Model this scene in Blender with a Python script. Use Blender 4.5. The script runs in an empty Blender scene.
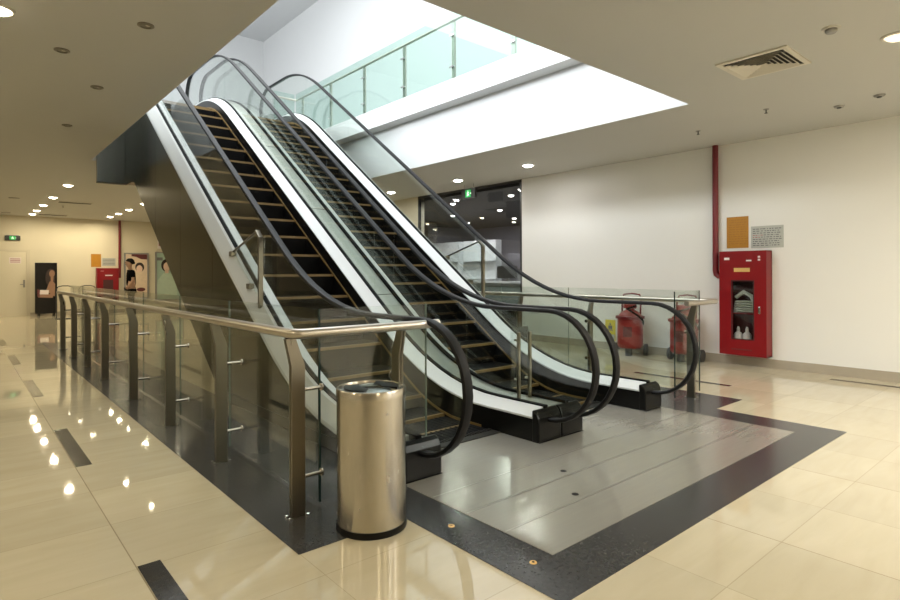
import bpy, bmesh, math, random
from mathutils import Vector, Matrix
random.seed(7)
sc = bpy.context.scene
C = sc.collection
PI = math.pi

# ------------------------------------------------------------------ camera
EYE = 1.35; FPX = 571.7; HORIZON = 272.5; YAW = 0.7113; ROLL = -0.0036
cam_data = bpy.data.cameras.new('camera')
cam_data.sensor_fit = 'HORIZONTAL'; cam_data.sensor_width = 36.0
cam_data.lens = 36.0 * FPX / 900.0
cam_data.shift_y = (HORIZON - 300.0) / 900.0
cam_data.clip_start = 0.05; cam_data.clip_end = 200
cam = bpy.data.objects.new('camera', cam_data); C.objects.link(cam)
_F = Vector((math.sin(YAW), math.cos(YAW), 0)); _R0 = Vector((math.cos(YAW), -math.sin(YAW), 0)); _Z = Vector((0, 0, 1))
_R = _R0 * math.cos(ROLL) + _Z * math.sin(ROLL); _U = _Z * math.cos(ROLL) - _R0 * math.sin(ROLL)
cam.matrix_world = Matrix(((_R.x, _U.x, -_F.x, 0), (_R.y, _U.y, -_F.y, 0), (_R.z, _U.z, -_F.z, EYE), (0, 0, 0, 1)))
sc.camera = cam

# ------------------------------------------------------------------ world, exposure, big lights
world = bpy.data.worlds.new('world'); sc.world = world; world.use_nodes = True
world.node_tree.nodes['Background'].inputs[0].default_value = (0.85, 0.92, 1.0, 1)
world.node_tree.nodes['Background'].inputs[1].default_value = 0.05
sc.view_settings.view_transform = 'Standard'; sc.view_settings.look = 'None'
sc.view_settings.gamma = 1.0; sc.view_settings.use_curve_mapping = False
sc.view_settings.exposure = 0.5

def area_light(name, loc, size, watts, col, shape='DISK', size_y=None, spread=None, rot=(0, 0, 0)):
    d = bpy.data.lights.new(name, 'AREA'); d.shape = shape; d.size = size
    if size_y: d.size_y = size_y
    d.energy = watts; d.color = col
    if spread: d.spread = spread
    o = bpy.data.objects.new(name, d); C.objects.link(o); o.location = loc; o.rotation_euler = rot
    return o
# wide area light added under the closed upper ceiling, standing in for daylight above
SKY = area_light('added_ceiling_daylight', (1.4, 8.0, 9.6), 11.0, 1150, (0.95, 0.985, 1.0), 'RECTANGLE', 14.0)
# added daylight area light, high on the unseen upper side, brightening the far side wall
SIDE_DAYLIGHT = area_light('added_side_daylight', (-8.7, 6.0, 7.5), 12.0, 2100, (0.93, 0.97, 1.0), 'RECTANGLE', 3.8, rot=(math.radians(90), 0, math.radians(-90)))
WARM = (1.0, 0.865, 0.60); NEUTRAL = (1.0, 0.97, 0.91)
W_LAMP = 11.5        # one ceiling downlight

# ------------------------------------------------------------------ materials
def nt(name):
    m = bpy.data.materials.new(name); m.use_nodes = True
    return m, m.node_tree.nodes, m.node_tree.links, m.node_tree.nodes['Principled BSDF']
def mat(name, col, rough=0.5, metal=0.0, ior=1.5, noise=0.0, nscale=8.0, coat=0.0, bump=0.0, rvar=0.0):
    m, N, L, b = nt(name)
    b.inputs['Base Color'].default_value = (*col, 1); b.inputs['Roughness'].default_value = rough
    b.inputs['Metallic'].default_value = metal; b.inputs['IOR'].default_value = ior
    b.inputs['Coat Weight'].default_value = coat; b.inputs['Coat Roughness'].default_value = 0.05
    tc = N.new('ShaderNodeTexCoord'); nz = N.new('ShaderNodeTexNoise'); nz.inputs['Scale'].default_value = nscale; nz.inputs['Detail'].default_value = 4
    L.new(tc.outputs['Object'], nz.inputs['Vector'])
    if noise:
        r = N.new('ShaderNodeMixRGB'); r.blend_type = 'MULTIPLY'; r.inputs[0].default_value = 1.0
        mr = N.new('ShaderNodeMapRange'); mr.inputs['To Min'].default_value = 1 - noise; mr.inputs['To Max'].default_value = 1 + noise
        L.new(nz.outputs['Fac'], mr.inputs['Value']); r.inputs[1].default_value = (*col, 1)
        L.new(mr.outputs[0], r.inputs[2]); L.new(r.outputs[0], b.inputs['Base Color'])
    if rvar:
        mr = N.new('ShaderNodeMapRange'); mr.inputs['To Min'].default_value = max(0, rough - rvar); mr.inputs['To Max'].default_value = rough + rvar
        L.new(nz.outputs['Fac'], mr.inputs['Value']); L.new(mr.outputs[0], b.inputs['Roughness'])
    if bump:
        bp = N.new('ShaderNodeBump'); bp.inputs['Strength'].default_value = bump; bp.inputs['Distance'].default_value = 0.01
        L.new(nz.outputs['Fac'], bp.inputs['Height']); L.new(bp.outputs[0], b.inputs['Normal'])
    return m
def brushed(name, col, rough, stretch=(1, 1, 60), metal=1.0, amp=0.12, scale=3.0):
    m, N, L, b = nt(name)
    b.inputs['Metallic'].default_value = metal
    tc = N.new('ShaderNodeTexCoord'); mp = N.new('ShaderNodeMapping'); mp.inputs['Scale'].default_value = stretch
    nz = N.new('ShaderNodeTexNoise'); nz.inputs['Scale'].default_value = scale; nz.inputs['Detail'].default_value = 6
    L.new(tc.outputs['Object'], mp.inputs[0]); L.new(mp.outputs[0], nz.inputs['Vector'])
    mr = N.new('ShaderNodeMapRange'); mr.inputs['To Min'].default_value = 1 - amp; mr.inputs['To Max'].default_value = 1 + amp
    L.new(nz.outputs['Fac'], mr.inputs['Value'])
    mx = N.new('ShaderNodeMixRGB'); mx.blend_type = 'MULTIPLY'; mx.inputs[0].default_value = 1; mx.inputs[1].default_value = (*col, 1)
    L.new(mr.outputs[0], mx.inputs[2]); L.new(mx.outputs[0], b.inputs['Base Color'])
    mr2 = N.new('ShaderNodeMapRange'); mr2.inputs['To Min'].default_value = rough * 0.75; mr2.inputs['To Max'].default_value = rough * 1.3
    L.new(nz.outputs['Fac'], mr2.inputs['Value']); L.new(mr2.outputs[0], b.inputs['Roughness'])
    return m
def glass(name, tint, refl=0.9, ior=1.5):
    m = bpy.data.materials.new(name); m.use_nodes = True; N = m.node_tree.nodes; L = m.node_tree.links
    N.remove(N['Principled BSDF']); out = N['Material Output']
    t = N.new('ShaderNodeBsdfTransparent'); t.inputs[0].default_value = (*tint, 1)
    g = N.new('ShaderNodeBsdfGlossy'); g.inputs['Roughness'].default_value = 0.0; g.inputs[0].default_value = (refl, refl, refl, 1)
    lw = N.new('ShaderNodeLayerWeight'); lw.inputs['Blend'].default_value = 0.5      # facing: same for both sides of the sheet
    pw = N.new('ShaderNodeMath'); pw.operation = 'POWER'; pw.inputs[1].default_value = 5.0; L.new(lw.outputs['Facing'], pw.inputs[0])
    r0 = ((ior - 1) / (ior + 1)) ** 2
    f = N.new('ShaderNodeMath'); f.operation = 'MULTIPLY_ADD'; f.inputs[1].default_value = 1 - r0; f.inputs[2].default_value = r0; L.new(pw.outputs[0], f.inputs[0])
    mx = N.new('ShaderNodeMixShader'); L.new(f.outputs[0], mx.inputs[0]); L.new(t.outputs[0], mx.inputs[1]); L.new(g.outputs[0], mx.inputs[2])
    L.new(mx.outputs[0], out.inputs[0])
    return m
def glow(name, col, strength):
    m, N, L, b = nt(name)
    b.inputs['Base Color'].default_value = (*col, 1); b.inputs['Emission Color'].default_value = (*col, 1); b.inputs['Emission Strength'].default_value = strength
    try: m.cycles.emission_sampling = 'NONE'
    except Exception: pass
    return m

def floor_material():
    m, N, L, b = nt('polished_beige_tile')
    geo = N.new('ShaderNodeTexCoord'); sep = N.new('ShaderNodeSeparateXYZ'); L.new(geo.outputs['Object'], sep.inputs[0])
    def mth(op, a, bb=None):
        n = N.new('ShaderNodeMath'); n.operation = op
        for i, v in enumerate((a, bb)):
            if v is None: continue
            if isinstance(v, (int, float)): n.inputs[i].default_value = v
            else: L.new(v, n.inputs[i])
        return n.outputs[0]
    def seam(sock, x0, p, w):
        q = mth('DIVIDE', mth('SUBTRACT', sock, x0), p)
        d = mth('ABSOLUTE', mth('SUBTRACT', q, mth('ROUND', q)))
        return mth('LESS_THAN', d, w / p)
    s = mth('MAXIMUM', mth('MULTIPLY', seam(sep.outputs[0], 0.620, 1.245, 0.0026), 1.0), mth('MULTIPLY', mth('MAXIMUM', seam(sep.outputs[1], 1.083, 0.6105, 0.0022), seam(sep.outputs[0], 1.2425, 1.245, 0.0022)), 0.5))
    # veins running across the tiles
    mp = N.new('ShaderNodeMapping'); mp.inputs['Scale'].default_value = (0.9, 4.5, 1); mp.inputs['Rotation'].default_value = (0, 0, 0.25)
    L.new(geo.outputs['Object'], mp.inputs[0])
    nz = N.new('ShaderNodeTexNoise'); nz.inputs['Scale'].default_value = 2.2; nz.inputs['Detail'].default_value = 7; nz.inputs['Distortion'].default_value = 0.6
    L.new(mp.outputs[0], nz.inputs['Vector'])
    # tile to tile tone
    fx = mth('FLOOR', mth('DIVIDE', mth('SUBTRACT', sep.outputs[0], 0.617), 0.6225)); fy = mth('FLOOR', mth('DIVIDE', mth('SUBTRACT', sep.outputs[1], 1.083), 0.6105))
    cb = N.new('ShaderNodeCombineXYZ'); L.new(fx, cb.inputs[0]); L.new(fy, cb.inputs[1])
    wn = N.new('ShaderNodeTexWhiteNoise'); wn.noise_dimensions = '2D'; L.new(cb.outputs[0], wn.inputs['Vector'])
    ramp = N.new('ShaderNodeValToRGB'); e = ramp.color_ramp.elements
    e[0].position = 0.28; e[0].color = (0.535, 0.470, 0.330, 1); e[1].position = 0.72; e[1].color = (0.585, 0.522, 0.380, 1)
    L.new(nz.outputs['Fac'], ramp.inputs[0])
    tone = mth('ADD', mth('MULTIPLY', wn.outputs['Value'], 0.10), 0.95)
    mx = N.new('ShaderNodeMixRGB'); mx.blend_type = 'MULTIPLY'; mx.inputs[0].default_value = 1; L.new(ramp.outputs[0], mx.inputs[1]); L.new(tone, mx.inputs[2])
    mx2 = N.new('ShaderNodeMixRGB'); mx2.inputs[2].default_value = (0.26, 0.205, 0.13, 1); L.new(mth('MULTIPLY', s, 0.75), mx2.inputs[0]); L.new(mx.outputs[0], mx2.inputs[1])
    L.new(mx2.outputs[0], b.inputs['Base Color'])
    b.inputs['Roughness'].default_value = 0.035; b.inputs['IOR'].default_value = 1.75
    return m

M = {}
M['floor'] = floor_material()
M['granite'] = mat('dark_granite', (0.042, 0.042, 0.043), 0.20, noise=0.55, nscale=60)
M['inlay'] = mat('dark_inlay_tile', (0.045, 0.042, 0.038), 0.10, noise=0.3, nscale=40)
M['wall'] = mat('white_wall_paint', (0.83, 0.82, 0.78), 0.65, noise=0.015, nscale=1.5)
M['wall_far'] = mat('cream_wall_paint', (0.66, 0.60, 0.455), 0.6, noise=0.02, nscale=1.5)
M['ceiling'] = mat('ceiling_paint', (0.53, 0.525, 0.495), 0.75, noise=0.015, nscale=1.2)
M['white'] = mat('bright_white_paint', (0.66, 0.67, 0.675), 0.6, noise=0.01)
M['upwall'] = mat('upper_wall_paint', (0.49, 0.492, 0.49), 0.7, noise=0.01)
M['skirting'] = mat('beige_skirting_tile', (0.42, 0.37, 0.29), 0.15, noise=0.08, nscale=5)
M['steel'] = brushed('brushed_stainless', (0.50, 0.455, 0.385), 0.24, (1, 1, 30))
M['rail_steel'] = brushed('satin_rail_steel', (0.54, 0.495, 0.43), 0.33, (1, 1, 1), amp=0.05)
M['post_steel'] = brushed('post_steel', (0.25, 0.225, 0.18), 0.30, (8, 8, 1), amp=0.03)
M['bin_steel'] = brushed('bin_brushed_steel', (0.56, 0.515, 0.44), 0.24, (1, 1, 0.3), amp=0.06, scale=30)
def _aniso(m):
    N = m.node_tree.nodes; b = N['Principled BSDF']; tg = N.new('ShaderNodeTangent'); tg.direction_type = 'RADIAL'; tg.axis = 'Z'
    m.node_tree.links.new(tg.outputs[0], b.inputs['Tangent']); b.inputs['Anisotropic'].default_value = 0.85; b.inputs['Anisotropic Rotation'].default_value = 0.25
_aniso(M['bin_steel'])
M['chrome'] = mat('polished_chrome', (0.78, 0.78, 0.76), 0.08, 1.0)
M['clad'] = mat('dark_stainless_cladding', (0.140, 0.139, 0.113), 0.2, 1.0, nscale=1.3, bump=0.25)
M['clad_dark'] = mat('dark_reveal', (0.02, 0.02, 0.018), 0.5)
M['deck'] = mat('white_powder_deck', (0.62, 0.63, 0.63), 0.36, 0.0)
M['deck_outer'] = mat('grey_outer_deck', (0.40, 0.405, 0.385), 0.4)
M['middeck'] = brushed('satin_aluminium_cover', (0.36, 0.365, 0.325), 0.38, (1, 0.3, 1), metal=0.7, amp=0.05)
M['black'] = mat('black_satin', (0.005, 0.005, 0.005), 0.28, ior=1.3)
M['rubber'] = mat('black_handrail_rubber', (0.010, 0.010, 0.011), 0.5, ior=1.28)
M['gasket'] = mat('black_gasket', (0.006, 0.006, 0.006), 0.7, ior=1.2)
M['step'] = mat('black_step_metal', (0.0035, 0.0032, 0.003), 0.65, 0.0, ior=1.25)
M['yellow'] = mat('yellow_step_edge', (0.205, 0.128, 0.045), 0.5)
M['gold'] = mat('brass_skirt_trim', (0.24, 0.15, 0.05), 0.4, 0.3)
M['plate'] = brushed('landing_plate_metal', (0.42, 0.40, 0.35), 0.22, (1, 14, 1), metal=0.55, amp=0.07)
M['plate_line'] = mat('landing_plate_joint', (0.17, 0.16, 0.14), 0.3, 0.4)
M['glass'] = glass('clear_green_glass', (0.935, 0.96, 0.945))
M['upglass'] = glass('pale_green_glass', (0.80, 0.905, 0.87))
M['glass_edge'] = mat('dark_glass_edge', (0.012, 0.03, 0.026), 0.1)
M['shopglass'] = glass('storefront_glass', (0.70, 0.71, 0.72), ior=1.6)
M['cabglass'] = glass('cabinet_glass', (0.9, 0.9, 0.9))
M['red'] = mat('red_enamel', (0.22, 0.005, 0.008), 0.32, ior=1.4)
M['comb'] = mat('dark_comb_metal', (0.05, 0.047, 0.042), 0.35, 0.5)
M['edge_soft'] = mat('pale_glass_edge', (0.10, 0.14, 0.12), 0.2)
M['redpipe'] = mat('red_pipe_paint', (0.17, 0.008, 0.013), 0.4)
M['redext'] = mat('red_tank_enamel', (0.25, 0.016, 0.014), 0.30, noise=0.35, nscale=9)
M['orange'] = mat('orange_notice_paper', (0.46, 0.205, 0.008), 0.5, noise=0.12, nscale=14)
M['paper'] = mat('grey_notice_paper', (0.48, 0.49, 0.44), 0.5)
M['ink'] = mat('dark_print', (0.16, 0.16, 0.16), 0.6)
M['inkred'] = mat('red_print', (0.40, 0.18, 0.17), 0.6)
M['labelgold'] = mat('gold_label', (0.66, 0.42, 0.14), 0.4)
M['labelwhite'] = mat('white_label', (0.80, 0.72, 0.70), 0.5)
M['canvas'] = mat('pale_fire_hose', (0.50, 0.55, 0.47), 0.8)
M['bottle'] = mat('pale_bottle', (0.62, 0.60, 0.56), 0.4)
M['cabinside'] = mat('cabinet_inside', (0.05, 0.008, 0.008), 0.5)
M['yellowsign'] = mat('yellow_sign', (0.74, 0.62, 0.06), 0.5)
M['metalgrey'] = mat('grey_metal', (0.30, 0.29, 0.27), 0.4, 0.7)
M['plastic'] = mat('cream_plastic', (0.55, 0.52, 0.45), 0.45)
M['darkplastic'] = mat('dark_plastic', (0.03, 0.03, 0.03), 0.4)
M['ventpaint'] = mat('cream_vent_paint', (0.66, 0.62, 0.53), 0.5)
M['ventdark'] = mat('vent_dark', (0.035, 0.032, 0.028), 0.8)
M['lamp'] = glow('lamp_lens', (1.0, 0.88, 0.66), 14.0)
M['lampcool'] = glow('lamp_lens_cool', (1.0, 0.96, 0.90), 18.0)
M['lampsoft'] = glow('lamp_lens_soft', (1.0, 0.90, 0.72), 0.75)
M['lampdim'] = mat('unlit_lamp_lens', (0.75, 0.70, 0.58), 0.2)
M['lampring'] = mat('lamp_ring', (0.20, 0.18, 0.14), 0.4)
M['exitgreen'] = glow('exit_green', (0.02, 0.36, 0.08), 0.28)
M['exitwhite'] = glow('exit_white', (0.7, 0.95, 0.75), 0.35)
M['door'] = mat('cream_door_paint', (0.70, 0.64, 0.49), 0.5)
M['posterblack'] = mat('poster_black', (0.012, 0.010, 0.009), 0.25)
M['skin'] = mat('poster_skin', (0.30, 0.165, 0.10), 0.5)
M['skinpale'] = mat('poster_pale_skin', (0.70, 0.50, 0.38), 0.5)
M['hairbrown'] = mat('poster_hair', (0.022, 0.009, 0.006), 0.6)
M['posterpink'] = mat('poster_cream', (0.66, 0.52, 0.38), 0.5, noise=0.15, nscale=14)
M['postermint'] = mat('poster_mint', (0.33, 0.45, 0.36), 0.4, noise=0.08, nscale=6)
M['mintdress'] = mat('poster_mint_dress', (0.44, 0.55, 0.43), 0.5, noise=0.1, nscale=10)
M['dark_red'] = mat('dark_red_print', (0.11, 0.02, 0.02), 0.5)
M['personskin'] = mat('skin', (0.36, 0.21, 0.13), 0.5)
M['shirt'] = mat('black_cotton', (0.003, 0.003, 0.0035), 0.8, ior=1.1)
M['trousers'] = mat('dark_trousers', (0.008, 0.008, 0.011), 0.9, ior=1.1)
M['hair'] = mat('black_hair', (0.004, 0.0035, 0.003), 0.6, ior=1.2)
M['shopgrey'] = mat('shop_grey_wall', (0.27, 0.26, 0.275), 0.5)
M['shopceil'] = mat('shop_dark_ceiling', (0.070, 0.065, 0.060), 0.7)
M['shopwhite'] = mat('shop_white_panel', (0.72, 0.75, 0.76), 0.4)
M['shopfloor'] = mat('shop_floor', (0.30, 0.28, 0.25), 0.12)
M['shopcounter'] = mat('shop_counter_front', (0.24, 0.28, 0.27), 0.3)

# ------------------------------------------------------------------ mesh helpers
class MB:
    def __init__(s): s.v = []; s.f = []; s.m = []
    def add(s, vs, fs, mi=0):
        o = len(s.v); s.v += [tuple(v) for v in vs]
        for f in fs: s.f.append(tuple(i + o for i in f)); s.m.append(mi)
        return s
    def box(s, lo, hi, mi=0):
        (a, b, c), (d, e, f) = lo, hi
        return s.add([(a, b, c), (d, b, c), (d, e, c), (a, e, c), (a, b, f), (d, b, f), (d, e, f), (a, e, f)],
                     [(0, 3, 2, 1), (4, 5, 6, 7), (0, 1, 5, 4), (1, 2, 6, 5), (2, 3, 7, 6), (3, 0, 4, 7)], mi)
    def prism(s, pts, axis, a, b, mi=0):
        """polygon pts (2-tuples) extruded along axis from a to b"""
        def P(p, t): return (t, p[0], p[1]) if axis == 0 else (p[0], t, p[1]) if axis == 1 else (p[0], p[1], t)
        n = len(pts)
        return s.add([P(p, a) for p in pts] + [P(p, b) for p in pts],
                     [tuple(range(n - 1, -1, -1)), tuple(range(n, 2 * n))] + [(i, (i + 1) % n, n + (i + 1) % n, n + i) for i in range(n)], mi)
    def strip(s, top, bot, axis, a, b, mi=0):
        """solid between two point lists of equal length, thickness a..b along axis"""
        def P(p, t): return (t, p[0], p[1]) if axis == 0 else (p[0], t, p[1]) if axis == 1 else (p[0], p[1], t)
        n = len(top); V = [P(p, a) for p in top] + [P(p, a) for p in bot] + [P(p, b) for p in top] + [P(p, b) for p in bot]; Fs = []
        for i in range(n - 1):
            Fs += [(i, i + 1, n + i + 1, n + i), (2 * n + i, 3 * n + i, 3 * n + i + 1, 2 * n + i + 1), (i, 2 * n + i, 2 * n + i + 1, i + 1), (n + i, n + i + 1, 3 * n + i + 1, 3 * n + i)]
        Fs += [(0, n, 3 * n, 2 * n), (n - 1, 3 * n - 1, 4 * n - 1, 2 * n - 1)]
        return s.add(V, Fs, mi)
    def loft(s, rings, closed=True, caps=True, mi=0):
        k = len(rings[0]); V = [p for r in rings for p in r]; Fs = []
        for i in range(len(rings) - 1):
            for j in range(k if closed else k - 1):
                Fs.append((i * k + j, i * k + (j + 1) % k, (i + 1) * k + (j + 1) % k, (i + 1) * k + j))
        if caps and closed: Fs += [tuple(range(k - 1, -1, -1)), tuple(range((len(rings) - 1) * k, len(rings) * k))]
        return s.add(V, Fs, mi)
    def tube(s, path, r, n=12, mi=0, ry=None):
        path = [Vector(p) for p in path]; rings = []
        up = None
        for i, p in enumerate(path):
            t = (path[min(i + 1, len(path) - 1)] - path[max(i - 1, 0)]).normalized()
            if up is None:
                up = Vector((0, 0, 1)) if abs(t.z) < 0.9 else Vector((1, 0, 0))
            a = up - t * up.dot(t)
            if a.length < 1e-4: a = Vector((1, 0, 0)) - t * t.x
            a.normalize(); up = a; b = t.cross(a)
            rr = r[i] if isinstance(r, (list, tuple)) else r
            rings.append([tuple(p + a * math.cos(2 * PI * j / n) * rr + b * math.sin(2 * PI * j / n) * (ry or rr)) for j in range(n)])
        return s.loft(rings, mi=mi)
    def lathe(s, prof, c=(0, 0, 0), n=32, mi=0, axis=2):
        rings = []
        for (r, z) in prof:
            ring = []
            for j in range(n):
                a = 2 * PI * j / n; x, y = r * math.cos(a), r * math.sin(a)
                q = (x, y, z) if axis == 2 else (z, x, y) if axis == 0 else (y, z, x)
                ring.append((c[0] + q[0], c[1] + q[1], c[2] + q[2]))
            rings.append(ring)
        return s.loft(rings, mi=mi)
    def ellipse(s, cx, cz, rx, rz, y, mi, n=20, t=0.002):
        return s.prism([(cx + rx * math.cos(2 * PI * i / n), cz + rz * math.sin(2 * PI * i / n)) for i in range(n)], 1, y - t, y, mi)
    def build(s, name, mats, parent=None, smooth=False, bevel=0.0, loc=None):
        me = bpy.data.meshes.new(name); me.from_pydata(s.v, [], s.f)
        for m in (mats if isinstance(mats, (list, tuple)) else [mats]): me.materials.append(M[m] if isinstance(m, str) else m)
        for p, mi in zip(me.polygons, s.m): p.material_index = mi
        bm = bmesh.new(); bm.from_mesh(me); bmesh.ops.recalc_face_normals(bm, faces=bm.faces); bm.to_mesh(me); bm.free()
        if smooth:
            for p in me.polygons: p.use_smooth = True
            try: me.set_sharp_from_angle(angle=math.radians(40))
            except Exception: pass
        o = bpy.data.objects.new(name, me); C.objects.link(o)
        if bevel:
            bv = o.modifiers.new('bevel', 'BEVEL'); bv.width = bevel; bv.segments = 2; bv.limit_method = 'ANGLE'
        if parent: o.parent = parent; o.matrix_parent_inverse = Matrix.Translation(-Vector(parent.location))
        if loc: o.location = loc
        return o

def tag(o, label, cat, group=None):
    o['label'] = label; o['category'] = cat
    if group: o['group'] = group
    return o
def thing(name, label, cat, loc=(0, 0, 0), group=None):
    o = bpy.data.objects.new(name, None); o.empty_display_size = 0.1; C.objects.link(o); o.location = loc
    return tag(o, label, cat, group)
def structure(o): o['kind'] = 'structure'; return o
def dup(root, loc, rotz=0.0, label=None):
    """a copy of a thing whose parts were built round the origin"""
    def cp(o, parent):
        c = o.copy(); C.objects.link(c)
        if parent: c.parent = parent
        for ch in [x for x in bpy.data.objects if x.parent == o]: cp(ch, c)
        return c
    r = cp(root, None); r.location = loc; r.rotation_euler = (0, 0, rotz)
    if label: r['label'] = label
    return r

# ------------------------------------------------------------------ setting
H = 3.22; UP = 4.36; WX = 8.6; FY = 22.9; LX = -9.0; BY = -6.5
HX0, HX1, HY0, HY1 = 1.67, 6.20, 3.09, 10.87      # opening in the ceiling
PX0, PX1, PY0, PY1 = 2.17, 5.31, 3.44, 6.35       # pit under the escalators

f = MB()
for (x0, x1, y0, y1) in ((LX, PX0, BY, FY), (PX1, WX, BY, FY), (PX0, PX1, BY, PY0), (PX0, PX1, PY1, FY)):
    f.add([(x0, y0, 0), (x1, y0, 0), (x1, y1, 0), (x0, y1, 0)], [(0, 1, 2, 3)])
structure(f.build('floor', 'floor'))
# dark granite border round the escalators
g = MB()
for (x0, x1, y0, y1) in ((1.86, 5.64, 1.46, 2.55), (1.235, 6.245, 2.55, 3.44), (1.235, PX0, 3.44, 13.6), (PX1, 6.245, 3.44, 13.6)):
    g.box((x0, y0, 0.0), (x1, y1, 0.003))
structure(g.build('trim_1', 'granite'))
k = MB()
for y in (1.70, 4.73, 7.73, 10.70, 13.70, 16.70, 19.70): k.box((0.624, y, 0.0), (0.720, y + 1.235, 0.0025))
for (x, y) in ((6.86, 2.95), (6.86, 5.95), (6.86, 8.95), (8.22, 1.06), (8.22, -1.9)): k.box((x, y, 0.0), (x + 0.075, y + 1.25, 0.0025))
structure(k.build('trim_2', 'inlay'))

c = MB()
for (x0, x1, y0, y1) in ((LX, HX0, BY, FY), (HX1, WX, BY, FY), (HX0, HX1, BY, HY0), (HX0, HX1, 12.55, FY), (HX0, 2.12, HY1 + 0.1, 12.55), (5.36, HX1, HY1 + 0.1, 12.55)):
    c.box((x0, y0, H), (x1, y1, 4.06))
structure(c.build('ceiling', 'ceiling'))
# white lining of the opening and the upper storey's floor
t = MB()
t.box((HX1 - 0.004, HY0, H + 0.001), (HX1 + 0.02, HY1, 4.085)); t.box((HX0 - 0.02, HY0, H + 0.001), (HX0 + 0.004, HY1, UP)); t.box((HX0, HY0 - 0.02, H + 0.001), (HX1, HY0 + 0.004, UP))
structure(t.build('trim_3', 'white'))
u = MB()
u.box((LX, BY, 4.061), (HX0 - 0.021, FY, UP)); u.box((5.95, BY, 4.085), (WX, FY, 4.42)); u.box((HX0, BY, 4.061), (5.949, HY0 - 0.021, UP)); u.box((HX0, 12.55, 4.061), (5.949, FY, UP)); u.box((HX0, 10.98, 4.061), (2.12, 12.549, UP)); u.box((5.36, 10.98, 4.061), (5.949, 12.549, UP))
structure(u.build('floor_upper', 'white'))

TOP = 9.9; SY0, SY1 = 7.76, 11.18
def wall(name, lo, hi, m): return structure(MB().box(lo, hi).build(name, m))
wall('wall_right', (WX, BY, 0), (WX + 0.2, SY0, H), 'wall')
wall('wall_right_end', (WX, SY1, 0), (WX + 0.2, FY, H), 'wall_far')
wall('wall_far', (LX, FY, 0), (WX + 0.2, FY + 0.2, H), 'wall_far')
wall('wall_left', (LX - 0.2, BY, 0), (LX, FY, H), 'wall')
wall('wall_back', (LX, BY - 0.2, 0), (WX, BY, H), 'wall')
wall('wall_upper_right', (WX, BY, 4.42), (WX + 0.2, 20.5, TOP), 'upwall')
wall('wall_upper_far', (LX, 20.5, UP), (WX + 0.2, 20.7, TOP), 'upwall')
wall('wall_upper_left', (LX - 0.2, BY, UP), (LX, 20.5, TOP), 'upwall')
wall('wall_upper_back', (LX, BY - 0.2, UP), (WX, BY, TOP), 'upwall')
wall('ceiling_upper', (LX, BY, TOP), (WX + 0.2, 20.7, TOP + 0.2), 'upwall')
w2 = MB()   # unseen bars added behind the side area light; the wall has no opening
for y in (0.0, 3.0, 6.0, 9.0, 11.9): w2.box((LX, y, 5.6), (LX + 0.08, y + 0.1, 9.4))
for z in (5.5, 9.4): w2.box((LX, 0.0, z), (LX + 0.08, 12.0, z + 0.1))
structure(w2.build('added_window_bars', 'metalgrey'))
structure(MB().box((WX - 0.015, BY, 0.0), (WX, SY0, 0.125)).build('baseboard_right', 'skirting'))
structure(MB().box((LX, FY - 0.015, 0), (WX, FY, 0.10)).build('baseboard_far', 'skirting'))

# ------------------------------------------------------------------ shop behind the glass front
wall('floor_shop', (WX, 4.0, -0.1), (16.0, 17.0, 0.0), 'shopfloor')
wall('ceiling_shop', (WX + 0.02, 4.0, 3.10), (16.0, 17.0, 3.2), 'shopceil')
wall('wall_shop_far', (15.9, 4.0, 0), (16.0, 17.0, 3.10), 'shopgrey')
wall('wall_shop_end', (WX + 0.2, 16.9, 0), (15.9, 17.0, 3.10), 'shopgrey')
wall('wall_shop_side', (WX + 0.2, 4.0, 0), (15.9, 4.1, 3.10), 'shopgrey')
wg = thing('window_1', '', 'window', (WX, SY0, 0)); del wg['label']; del wg['category']; structure(wg)
fr = MB()
fr.box((WX, SY0, 0), (WX + 0.06, SY0 + 0.05, H)); fr.box((WX, SY1 - 0.05, 0), (WX + 0.06, SY1, H)); fr.box((WX, SY0, H - 0.05), (WX + 0.06, SY1, H)); fr.box((WX, SY0, 0), (WX + 0.06, SY1, 0.06))
fr.build('window_frame', 'darkplastic', wg)
MB().box((WX + 0.02, SY0 + 0.05, 0.06), (WX + 0.032, SY1 - 0.05, H - 0.05)).build('pane', 'shopglass', wg)

def display(loc, w, h_, label, m='shopwhite', z0=0.0, d=0.25):
    t_ = thing('display_unit', label, 'display', loc)
    x, y, z = loc
    MB().box((x, y - w / 2, z0), (x + d, y + w / 2, z0 + h_)).build('body', m, t_, bevel=0.01)
    MB().box((x - 0.012, y - w / 2 + 0.05, z0 + 0.1), (x - 0.001, y + w / 2 - 0.05, z0 + 0.45)).build('drawer', 'shopgrey', t_)
    for q in (0.48, 0.72): MB().box((x - 0.16, y - w / 2 + 0.03, z0 + h_ * q), (x - 0.001, y + w / 2 - 0.03, z0 + h_ * q + 0.025)).build('shelf', m, t_)
    return t_
display((12.4, 14.7, 0), 1.5, 2.35, 'tall pale display wall inside the shop, next to the dark pillar')
display((12.4, 13.0, 0), 1.5, 2.35, 'tall pale display wall inside the shop, beside the post top of the glass guard')
display((13.6, 11.9, 0), 2.0, 1.95, 'lower grey display wall inside the shop near the white wall edge', 'shopgrey')
ct = thing('service_counter', 'long grey green service counter with pale top inside the shop', 'counter', (11.0, 10.6, 0))
MB().box((11.0, 8.6, 0), (11.6, 12.6, 1.06)).build('front_panel', 'shopcounter', ct)
MB().box((10.92, 8.5, 1.06), (11.68, 12.7, 1.11)).build('worktop', 'shopwhite', ct)
MB().box((11.02, 8.55, 0.0), (11.5, 12.65, 0.1)).build('plinth', 'darkplastic', ct)
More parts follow.
